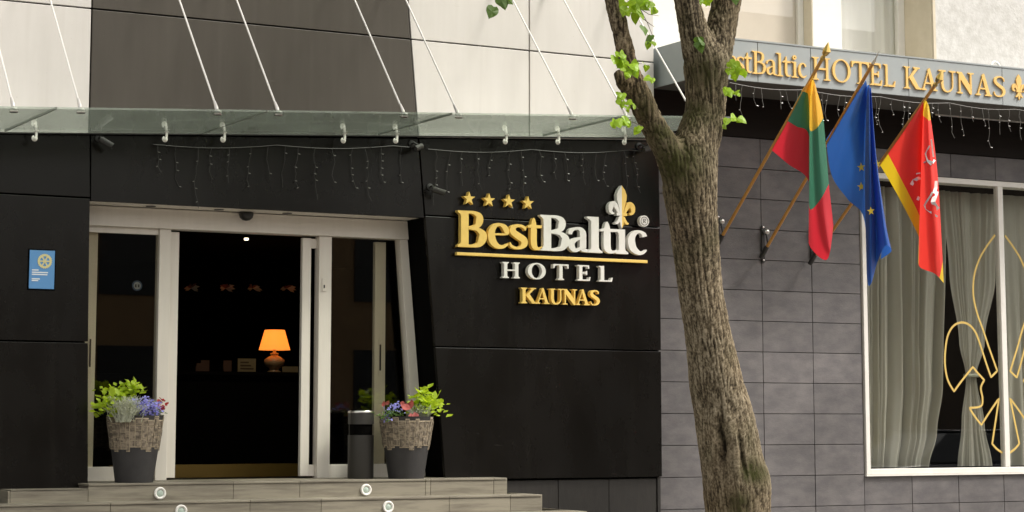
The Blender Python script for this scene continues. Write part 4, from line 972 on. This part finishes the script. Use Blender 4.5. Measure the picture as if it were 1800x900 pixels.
def tuft(c, n, sx, sz, r0, thick=.003):
    mb = MB()
    for _ in range(n):
        b = Vector(c)+Vector((r0.gauss(0,sx*.4), r0.gauss(0,sx*.4), -.02)); tp = b+Vector((r0.gauss(0,sx*.8), r0.gauss(0,sx*.7), sz*r0.uniform(.5,1.1)))
        md = b.lerp(tp,.5)+Vector((r0.gauss(0,.01),r0.gauss(0,.01),.01)); mb.tube([b,md,tp],[thick,thick,.001],3,False)
        for _k in range(3):
            p_ = md.lerp(tp, r0.random()); leafquads(mb, p_, 1, (.003,.003,.003), .02, r0, 1, .4)
    return mb
r0 = random.Random(3)
c, h, k = planter(236, 848, 98, 116, 66, 'charcoal planter with stone mosaic band at the left of the door', 21)
zt = c.z+h
def off(px, py, dy=0): # point above the planter
    q = P(px, py, c.y+dy); return Vector((q.x, c.y+dy, q.z))
A = MB(); ST = MB()
for (px, py, n_) in ((183,712,34),(200,698,34),(218,690,40),(235,685,36),(178,722,18),(205,715,26),(190,690,16),(222,705,22),(195,726,14)):
    q = off(px, py, r0.uniform(-.12,.1)); leafquads(A, q, n_, (.04,.06,.032), .075, r0, .6, .75); ST.tube([(c.x-.05, c.y, zt-.04), q.lerp(Vector((c.x,c.y,zt)),.4), q], .004, 4)
plant('lime_plant', 'lime green bushy plant at the left of the left planter', 'plant', Vector((c.x-.1,c.y,zt)), [('foliage',A,'lime'),('stems',ST,'green')], 'plants in the planters')
q = off(220, 738, -.17); plant('silver_plant', 'fine silver grey plant in the middle of the left planter', 'plant', q, [('foliage', tuft(q, 260, .095, .21, r0), 'silver')], 'plants in the planters')
Fm = MB(); Lm = MB()
for (px, py, n_) in ((240,712,40),(255,708,50),(268,716,45),(250,722,45),(262,730,40),(275,722,20),(255,738,18)):
    q = off(px, py, -.12); leafquads(Fm, q, int(n_*1.8), (.026,.05,.024), .026, r0, .8, .9); leafquads(Lm, q-Vector((0,-.03,.02)), 12, (.03,.05,.025), .03, r0)
plant('blue_lobelia', 'mound of violet blue flowers at the front right of the left planter', 'flowers', off(258,735,-.1), [('flowers',Fm,'blue'),('foliage',Lm,'green')], 'plants in the planters')
Fm = MB(); Lm = MB()
for (px, py) in ((283,707),(285,716),(281,722),(288,712),(279,712)): leafquads(Fm, off(px,py,-.05), 5, (.012,.02,.01), .045, r0, .8, .9)
leafquads(Lm, off(280,728,-.05), 24, (.025,.03,.02), .04, r0)
plant('red_begonia', 'small red flower at the right edge of the left planter', 'flowers', off(283,730,-.05), [('flowers',Fm,'red'),('foliage',Lm,'green')], 'plants in the planters')
c, h, k = planter(714, 838, 92, 104, 60, 'charcoal planter with stone mosaic band at the right of the door beside the bin', 22)
zt = c.z+h
A = MB(); ST = MB()
for (px, py, n_) in ((740,700,30),(752,708,30),(730,712,22),(765,712,20),(748,718,22),(768,722,12),(735,722,14),(745,692,12),(760,700,12)):
    q = off(px, py, r0.uniform(-.1,.1)); leafquads(A, q, n_, (.034,.05,.034), .072, r0, .6, .75); ST.tube([(c.x+.05, c.y, zt-.04), q], .004, 4)
plant('lime_plant', 'lime green bushy plant at the right of the right planter', 'plant', Vector((c.x+.1,c.y,zt)), [('foliage',A,'lime'),('stems',ST,'green')], 'plants in the planters')
q = off(742, 733, -.1); plant('white_flower_plant', 'fine whitish flowers below the lime plant in the right planter', 'flowers', q, [('flowers', tuft(q, 90, .07, .12, r0), 'silver')], 'plants in the planters')
Fm = MB(); Lm = MB()
for (px, py, n_) in ((695,714,20),(702,720,16),(682,726,10),(680,735,12),(690,718,18),(680,738,8)):
    q = off(px, py, -.12); leafquads(Fm, q, int(n_*1.4), (.022,.04,.018), .024, r0, .8, .9)
for (px,py) in ((690,726),(682,730),(700,728),(675,732)): leafquads(Lm, off(px,py,-.13), 22, (.03,.04,.02), .035, r0)
plant('blue_lobelia', 'sparse pale blue flowers at the left of the right planter', 'flowers', off(688,735,-.1), [('flowers',Fm,'blue'),('foliage',Lm,'green')], 'plants in the planters')
cl = thing('red_leaf_plant', 'dark red broad leaved plant at the front of the right planter', 'plant', off(718,735,-.18), 'plants in the planters')
for (px,py,dx_,dz_,s_) in ((706,712,.3,-.2,.10),(716,718,.3,.5,.09),(722,716,-.1,.6,.085),(712,714,-.6,.3,.09),(722,726,.1,-1,.11),(728,724,.25,-1,.10),(674,715,-.1,.8,.06),(679,712,.3,.7,.05)):
    p_ = off(px,py,-.2); d = Vector((dx_,-.35,dz_)).normalized(); sd_ = d.cross(Vector((0,-1,.2))).normalized()*s_*.36
    part('leaf', MB().add([p_, p_+d*s_*.3+sd_, p_+d*s_*.65+sd_*.85, p_+d*s_, p_+d*s_*.65-sd_*.85, p_+d*s_*.3-sd_, p_+d*s_*.5+Vector((0,.012,0))], [(0,1,6),(1,2,6),(2,3,6),(3,4,6),(4,5,6),(5,0,6)]), M['coleus'], cl)
# bin
q = PZ(634, 838, ZL); bx_ = P(634, 800, .12).x; c = Vector((bx_, .12, ZL)); k = ((c-CAM).dot(FW))/FPX; rb_ = 46*k/2; hb = 118*k
bn = thing('litter_bin', 'slim dark steel cylindrical bin beside the right planter', 'bin', c)
part('body', MB().lathe([(rb_*.97,.0),(rb_,.01),(rb_,hb*.64)], c, 36), M['binsteel'], bn, smooth=40)
part('slot_band', MB().lathe([(rb_*.88,hb*.64),(rb_*.88,hb*.80)], c, 36), M['gap'], bn, smooth=40)
part('hood', MB().lathe([(rb_*1.0,hb*.80),(rb_,hb*.965)], c, 36), M['binsteel'], bn, smooth=40)
part('lid_rim', MB().lathe([(rb_*1.02,hb*.967),(rb_*1.03,hb*.985),(rb_*.98,hb),(rb_*.9,hb*.985)], c, 36), M['steel'], bn, smooth=40)
for a in (.25, .9): part('slot_strut', MB().box(c.x+rb_*.9*math.cos(R(20+120*a))-.012, c.x+rb_*.9*math.cos(R(20+120*a))+.012, c.y+rb_*.9*math.sin(R(20+120*a))-.012, c.y+rb_*.9*math.sin(R(20+120*a))+.012, c.z+hb*.63, c.z+hb*.81), M['binsteel'], bn)

# ------------------------------------------------------------------ linden tree
TYP = -4.05
tree = thing('linden_tree', 'tall linden with rough mossy bark and fresh leaves in front of the hotel', 'tree', P(1300, 1060, TYP)*1)
tree.location.z = 0
def spine(rows):   # rows of (y, xl, xr)
    pts = []; rs = []
    for y, xl, xr in rows:
        p_ = P((xl+xr)/2, y, TYP); pts.append(p_); rs.append((xr-xl)/2*((p_-CAM).dot(FW))/FPX*.97)
    return pts, rs
def stube(mb, rows, n=20, sub=5):
    pts, rs = spine(rows); s_ = crom([(*p_, r_) for p_, r_ in zip(pts, rs)], sub)
    mb.tube([Vector(a[:3]) for a in s_], [a[3] for a in s_], n)
tm = MB()
stube(tm, [(1160,1225,1405),(1080,1238,1380),(1000,1244,1362),(940,1241,1357),(900,1238,1356),(870,1234,1355),(840,1231,1351),(800,1226,1342),(760,1221,1333),(720,1217,1322),(680,1211,1310),(640,1208,1301),(600,1204,1291),(560,1199,1283),(520,1194,1274),(480,1189,1269),(440,1183,1266),(400,1177,1264),(360,1170,1263),(330,1165,1263),(300,1166,1264),(270,1172,1264),(240,1185,1266),(210,1198,1272)])
stube(tm, [(300,1170,1250),(250,1190,1266),(200,1202,1276),(150,1203,1280),(110,1199,1284),(80,1196,1262),(50,1193,1246),(20,1188,1236),(0,1185,1229),(-60,1172,1212),(-140,1150,1188),(-240,1130,1162)])
stube(tm, [(200,1215,1277),(150,1222,1282),(110,1226,1287),(80,1232,1291),(50,1241,1297),(20,1249,1302),(0,1252,1306),(-60,1265,1318),(-140,1285,1332),(-240,1300,1340)])
stube(tm, [(330,1172,1240),(295,1160,1228),(262,1148,1204),(230,1130,1180),(200,1114,1162),(170,1101,1148),(145,1094,1134),(120,1090,1122),(95,1084,1116),(60,1076,1107),(30,1069,1101),(0,1061,1095),(-60,1046,1078),(-140,1020,1048),(-240,990,1012)])
stube(tm, [(175,1106,1134),(158,1093,1124),(142,1082,1110),(131,1079,1098),(125,1080,1093)])
tmp = tm.mesh('bark_tmp'); tob = bpy.data.objects.new('bark_tmp', tmp); COL.objects.link(tob)
rmod = tob.modifiers.new('r', 'REMESH'); rmod.mode = 'VOXEL'; rmod.voxel_size = .0095
smod = tob.modifiers.new('s', 'SMOOTH'); smod.iterations = 6; smod.factor = .6
dg = bpy.context.evaluated_depsgraph_get(); me = bpy.data.meshes.new_from_object(tob.evaluated_get(dg)); bpy.data.objects.remove(tob); me.name = 'trunk'
nv = len(me.vertices); co = np.empty(nv*3, 'f'); me.vertices.foreach_get('co', co); co = co.reshape(-1,3)
no = np.empty(nv*3, 'f'); me.vertex_normals.foreach_get('vector', no); no = no.reshape(-1,3)
hgt = np.empty(nv, 'f'); dsp = np.empty(nv, 'f'); mos = np.zeros(nv, 'f')
scar = P(1270, 778, TYP-.24); scar2 = P(1300, 800, TYP-.22); sidek = P(1340, 850, TYP-.1)
for i in range(nv):
    x_, y_, z_ = map(float, co[i])
    zz_ = z_+.25*noise.noise(Vector((x_*3, y_*3, z_*2)))
    # follow the lean of the trunk so that the furrows run along it
    ax = x_+.11*z_
    n1 = noise.noise(Vector((ax*38, y_*38, zz_*3.4))); n2 = noise.noise(Vector((ax*75, y_*75, z_*22))); n3 = noise.noise(Vector((x_*3, y_*3, z_*1.6)))
    n4 = noise.noise(Vector((ax*120, y_*120, z_*70)))
    r_ = 1-abs(n1)*2.2; h_ = -.009*max(0,r_)**2+.005*n2+.003*n4+.022*n3
    pv = proj(co[i]); front = no[i].dot(np.array(CAM)-co[i]) > 0; sc_ = 0; ms = .0
    if front:
        ex = pv[0]-(1271+(pv[1]-775)*.05+3*math.sin(pv[1]*.09)); ey = (pv[1]-776)/42; g1 = math.exp(-(ex/4.5)**2-ey**4)
        ex2 = pv[0]-(1303+(pv[1]-790)*.16); g2 = math.exp(-(ex2/4)**2-((pv[1]-795)/36)**4)
        h_ += -.042*g1-.02*g2+.034*math.exp(-((ex-17)/11)**2-((pv[1]-780)/52)**4)+.024*math.exp(-((ex+15)/10)**2-((pv[1]-770)/50)**4)
        h_ += .02*math.exp(-((pv[0]-1345)/14)**2-((pv[1]-845)/30)**2); sc_ = max(g1, .8*g2)
        for mx_, my_, mr_, ma_ in ((1190,285,48,1),(1165,235,30,.9),(1240,130,34,.8),(1215,200,36,.7),(1130,190,28,.7),(1322,830,20,1),(1300,885,26,.7),(1195,345,34,.45)):
            ms = max(ms, ma_*math.exp(-((pv[0]-mx_)**2+(pv[1]-my_)**2)/mr_**2))
    upz = min(1, max(0, (560-pv[1])/160))
    smooth_ = 1 if not front else 1-.6*math.exp(-((pv[0]-1285)/40)**2-((pv[1]-790)/60)**4)
    mos[i] = min(.95, ms*(.95+.9*n4+.8*n2+.4*n1))
    dsp[i] = h_; hgt[i] = min(1, max(0, .68-.05*upz-(.43+.16*upz)*smooth_*max(0,r_)**2+.45*n2*smooth_+.55*n4-.55*sc_))
co += no*dsp[:,None]; orgn = origin(tree)
co -= np.array(orgn, 'f'); me.vertices.foreach_set('co', co.ravel())
at_ = me.attributes.new('ridge', 'FLOAT', 'POINT'); at_.data.foreach_set('value', hgt); at2 = me.attributes.new('moss', 'FLOAT', 'POINT'); at2.data.foreach_set('value', mos); me.update()
bk = bpy.data.materials.new('linden_bark'); bk.use_nodes = True; t = bk.node_tree; b = t.nodes['Principled BSDF']; b.inputs['Roughness'].default_value = .9; b.inputs['Specular IOR Level'].default_value = .2
an = t.nodes.new('ShaderNodeAttribute'); an.attribute_name = 'ridge'
cr = t.nodes.new('ShaderNodeValToRGB'); e = cr.color_ramp.elements; e[0].position = .08; e[0].color = (.022,.016,.009,1); e[1].position = .98; e[1].color = (.31,.26,.18,1)
q = e.new(.48); q.color = (.122,.096,.060,1); t.links.new(an.outputs['Fac'], cr.inputs[0])
geo = t.nodes.new('ShaderNodeNewGeometry')
n1 = t.nodes.new('ShaderNodeTexNoise'); n1.inputs['Scale'].default_value = 2.6; n1.inputs['Detail'].default_value = 9; t.links.new(geo.outputs['Position'], n1.inputs['Vector'])
mr = t.nodes.new('ShaderNodeMapRange'); mr.inputs[1].default_value = .50; mr.inputs[2].default_value = .68; mr.inputs[4].default_value = .35; t.links.new(n1.outputs['Fac'], mr.inputs[0])
am = t.nodes.new('ShaderNodeAttribute'); am.attribute_name = 'moss'; ad = t.nodes.new('ShaderNodeMath'); ad.operation = 'ADD'; ad.use_clamp = True; t.links.new(am.outputs['Fac'], ad.inputs[0]); t.links.new(mr.outputs[0], ad.inputs[1])
mx = t.nodes.new('ShaderNodeMixRGB'); mx.inputs[2].default_value = (.036,.038,.009,1); t.links.new(ad.outputs[0], mx.inputs[0]); t.links.new(cr.outputs[0], mx.inputs[1])
n2 = t.nodes.new('ShaderNodeTexNoise'); n2.inputs['Scale'].default_value = 1.3; n2.inputs['Detail'].default_value = 3; mp = t.nodes.new('ShaderNodeMapping'); mp.inputs['Location'].default_value = (4,2,7); t.links.new(geo.outputs['Position'], mp.inputs[0]); t.links.new(mp.outputs[0], n2.inputs['Vector'])
m2 = t.nodes.new('ShaderNodeMapRange'); m2.inputs[1].default_value = .4; m2.inputs[2].default_value = .75; m2.inputs[4].default_value = .5; t.links.new(n2.outputs['Fac'], m2.inputs[0])
mx2 = t.nodes.new('ShaderNodeMixRGB'); mx2.blend_type = 'MULTIPLY'; mx2.inputs[2].default_value = (.80,.62,.48,1); t.links.new(m2.outputs[0], mx2.inputs[0]); t.links.new(mx.outputs[0], mx2.inputs[1])
t.links.new(mx2.outputs[0], b.inputs['Base Color'])
n3 = t.nodes.new('ShaderNodeTexNoise'); n3.inputs['Scale'].default_value = 130; n3.inputs['Detail'].default_value = 5; t.links.new(geo.outputs['Position'], n3.inputs['Vector'])
bp = t.nodes.new('ShaderNodeBump'); bp.inputs['Strength'].default_value = .7; bp.inputs['Distance'].default_value = .006; t.links.new(n3.outputs['Fac'], bp.inputs['Height']); t.links.new(bp.outputs[0], b.inputs['Normal'])
for p_ in me.polygons: p_.use_smooth = True
me.materials.clear(); me.materials.append(bk)
obj('trunk', me, bk, tree)
# leaves
def leafmesh(seed):
    r1 = random.Random(seed); half_ = [(0,0),(.22,-.10),(.42,.02),(.50,.25),(.42,.50),(.25,.75),(.06,.98)]
    out = [(a*r1.uniform(.9,1.1), b) for a, b in half_[1:]]
    vs = [(0,0,0)]+[(a, .16*a*a+.05*r1.uniform(-1,1), -b) for a, b in out]+[(0,.0,-1.08)]+[(-a, .16*a*a+.05*r1.uniform(-1,1), -b) for a, b in reversed(out)]+[(0,-.05,-.45)]
    n = len(vs)-1; me_ = bpy.data.meshes.new('leaf'); me_.from_pydata(vs, [], [(i, (i+1)%n, n) for i in range(n)]); return me_
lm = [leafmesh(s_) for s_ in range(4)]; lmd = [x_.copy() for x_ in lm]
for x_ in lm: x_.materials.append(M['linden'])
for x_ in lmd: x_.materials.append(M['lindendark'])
r1 = random.Random(17)
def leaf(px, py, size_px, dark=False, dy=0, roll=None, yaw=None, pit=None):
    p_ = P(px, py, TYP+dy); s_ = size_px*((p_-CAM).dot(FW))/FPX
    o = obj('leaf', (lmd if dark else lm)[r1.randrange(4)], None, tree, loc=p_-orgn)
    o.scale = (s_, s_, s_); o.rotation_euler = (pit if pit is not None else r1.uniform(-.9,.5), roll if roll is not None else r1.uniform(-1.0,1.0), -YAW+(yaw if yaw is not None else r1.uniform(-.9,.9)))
def twig(pxs, dy=-.1, r=.004):
    part('twig', MB().tube([P(a, b, TYP+dy) for a, b in pxs], [r*(1-.6*i/(len(pxs)-1)) for i in range(len(pxs))], 5), M['twig'], tree)
twig([(1095,-30),(1112,0),(1125,15),(1138,40),(1150,70),(1150,80)]); twig([(1125,15),(1140,25),(1158,28)]); twig([(1131,33),(1142,42),(1150,47)])
for a in ((1098,2,22),(1106,0,24),(1120,-4,26),(1132,-3,24),(1143,2,22),(1110,10,22),(1126,6,20),(1098,12,18),(1150,12,18),(1154,16,14),(1118,22,22),(1124,20,20),(1137,8,16),(1103,20,14)): leaf(*a, dy=-.12)
for a in ((1131,46,20,True),(1144,62,20,True),(1146,72,18),(1140,74,14)): leaf(a[0],a[1],a[2],len(a)>3,dy=-.12,roll=.2)
twig([(1108,118),(1095,105),(1085,98)], -.18); twig([(1108,118),(1118,112),(1128,112)], -.18)
for a in ((1082,100,20),(1090,92,22),(1098,95,24),(1094,104,22),(1086,108,16),(1101,106,22),(1112,112,20),(1106,120,20),(1118,116,20),(1116,124,16),(1096,118,16),(1103,126,14),(1086,92,12),(1120,108,14)): leaf(*a, dy=-.26)
for a in ((1132,112,15),(1137,115,12),(1143,135,14),(1147,137,12)): leaf(*a, dy=-.2)
twig([(1122,192),(1108,180),(1092,168)], -.2)
for a in ((1088,162,14),(1094,164,14),(1086,174,13),(1094,178,14),(1102,178,14),(1098,186,12),(1104,188,14),(1116,184,12),(1091,170,12)): leaf(*a, dy=-.2)
twig([(1130,222),(1110,214),(1090,212),(1078,214)], -.2)
for a in ((1076,213,18),(1084,210,20),(1092,209,20),(1100,211,20),(1104,216,14),(1122,226,14),(1126,222,13)): leaf(*a, dy=-.22)
twig([(1262,118),(1280,120),(1300,130)], -.15); twig([(1260,155),(1285,157),(1302,168)], -.15); twig([(1258,212),(1280,208),(1308,208)], -.15)
for a in ((1282,108,18),(1290,112,18),(1298,118,16),(1284,120,18),(1292,126,18),(1302,124,14),(1308,126,12),(1288,132,12)): leaf(*a, dy=-.2)
for a in ((1279,154,16),(1286,158,16),(1294,160,14),(1300,164,10),(1281,162,12)): leaf(*a, dy=-.2)
for a in ((1292,204,16),(1300,206,16),(1306,207,14),(1272,218,14),(1279,208,15)): leaf(*a, dy=-.2)
for a in ((1228,-6,20),(1238,-4,18),(1247,-8,20),(1232,0,14)): leaf(*a, dy=-.05)
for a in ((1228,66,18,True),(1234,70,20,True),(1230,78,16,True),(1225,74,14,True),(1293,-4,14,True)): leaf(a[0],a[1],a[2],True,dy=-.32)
twig([(1040,-150),(980,-80),(920,-30),(890,-8),(878,6)], -.1, .01)
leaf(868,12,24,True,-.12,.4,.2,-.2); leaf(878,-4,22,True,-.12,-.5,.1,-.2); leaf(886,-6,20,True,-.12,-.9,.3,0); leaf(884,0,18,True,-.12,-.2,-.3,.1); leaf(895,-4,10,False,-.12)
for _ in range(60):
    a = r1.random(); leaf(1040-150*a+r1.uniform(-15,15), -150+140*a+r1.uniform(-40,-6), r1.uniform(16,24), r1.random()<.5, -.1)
# crown above the frame: limbs carry leaf clumps
crown = MB(); r2 = random.Random(5); base = P(1230, -240, TYP)
for cl_ in range(60):
    d = Vector((r2.gauss(0,1), r2.gauss(0,1), r2.gauss(0,.7))).normalized()*(r2.random()**.45)
    c = base+Vector((d.x*2.8, d.y*2.4-.3, 2.5+d.z*1.6))
    if proj(c)[1] > -160: continue
    leafquads(crown, c, 60, (.28,.28,.2), .13, r2, .3, .85)
part('crown', crown, M['linden'], tree, kind='stuff')
for k_ in range(9):
    a = 2*PI*k_/9; s_ = base+Vector((r2.uniform(-.3,.3),0,-.1)); e_ = base+Vector((2.2*math.cos(a), 1.8*math.sin(a), 2.2+r2.random()*1.8)); md = s_.lerp(e_,.45)+Vector((0,0,.5))
    part('limb', MB().tube([s_, md, e_], [.07,.045,.012], 8), M['twig'], tree)

# ------------------------------------------------------------------ across the street: seen only in the reflections, roof heights set for their sky
ob = thing('opposite_building', 'plain tan building across the street seen mirrored in the glass', 'building', (8,-25,0))
part('wall', MB().box(-18, 27, -27, -25, 0, 6.6), mat('tan_plaster', (.25,.165,.085), .9, c2=(.20,.13,.07), scale=2), ob)
wm_ = MB().box(0, 1.3, 0, .06, 0, 1.9).mesh('window'); dkg = mat('dark_window', (.02,.022,.025), .15)
for fl_ in range(2):
    for k_ in range(14): obj('window', wm_, dkg, ob, loc=(-24+3.0*k_, .0-.02, 1.2+3.0*fl_))
part('wall', MB().box(27, 70, -27.5, -25.3, 0, 12), mat('added_block_brown', (.13,.10,.075), .9, c2=(.10,.08,.06), scale=2), ob)  # unseen taller block, added to keep bright sky off the window glass
part('cornice', MB().box(-18, 27, -25, -24.7, 6.3, 6.6), M['kerb'], ob)
# dark hatchback at the kerb
CX, CYc = 20.6, -5.95
car = thing('parked_car', 'dark hatchback parked at the kerb, mirrored in the large window', 'car', (CX, CYc, -.12))
paint = mat('dark_car_paint', (.06,.065,.075), .2, coat=1)
prof = [(-2.05,.45),(-2.1,.75),(-1.95,.95),(-1.0,1.05),(-.35,1.45),(.3,1.52),(1.2,1.48),(1.85,1.12),(2.0,.95),(2.02,.5),(1.75,.32),(-1.8,.32)]
def section(sc_, yv): return [(CX+a, CYc+yv, -.12+b) for a, b in sc_]
def loft(pf, ys):
    mb = MB(); n = len(pf)
    for y, tk in ys: mb.v += [Vector(v) for v in section([(a, b if b < .95 else .95+(b-.95)*tk) for a, b in pf], y)]
    for i in range(len(ys)-1):
        for j in range(n): mb.f.append((i*n+j, i*n+(j+1)%n, (i+1)*n+(j+1)%n, (i+1)*n+j))
    mb.f += [tuple(range(n)), tuple(range((len(ys)-1)*n, len(ys)*n))]
    return mb
low = [(a, min(b, 1.0)) for a, b in prof]
part('body', loft([(-2.05,.45),(-2.1,.75),(-1.95,.92),(-1.0,1.0),(1.9,1.0),(2.02,.9),(2.02,.5),(1.75,.32),(-1.8,.32)], [(-.86,1),(-.8,1),(.8,1),(.86,1)]), paint, car, bevel=.05)
gh = MB()
for y, tp in ((-.78,0),(-.60,1),(.60,1),(.78,0)): pass
bot = [(-1.0,1.0),(1.85,1.0)]; top = [(-.3,1.48),(1.3,1.48)]
gh.add([(CX-1.0,CYc-.78,.88),(CX+1.85,CYc-.78,.88),(CX+1.85,CYc+.78,.88),(CX-1.0,CYc+.78,.88),(CX-.3,CYc-.6,1.34),(CX+1.3,CYc-.6,1.34),(CX+1.3,CYc+.6,1.34),(CX-.3,CYc+.6,1.34)], [(0,3,2,1),(4,5,6,7),(0,1,5,4),(1,2,6,5),(2,3,7,6),(3,0,4,7)])
part('windows', gh, mat('car_glass', (.05,.055,.06), .05), car, bevel=.04)
part('roof', MB().box(CX-.32, CX+1.32, CYc-.61, CYc+.61, 1.342, 1.37), paint, car, bevel=.02)
for sx in (-1.3, 1.3):
    for sy in (-.8, .8):
        wl = part('wheel', MB().lathe([(.18,-.1),(.30,-.1),(.315,-.06),(.315,.06),(.30,.1),(.18,.1)], (CX+sx, CYc+sy, .195), 24, 'y'), M['gap'], car)
        part('rim', MB().lathe([(.18,-.105),(.17,.105),(.05,.11)], (CX+sx, CYc+sy, .195), 20, 'y'), M['steel'], wl)
for sy in (-.6, .6): part('headlight', MB().box(CX-2.085, CX-1.99, CYc+sy-.17, CYc+sy+.17, .58, .72), M['bulb'], car, bevel=.03)
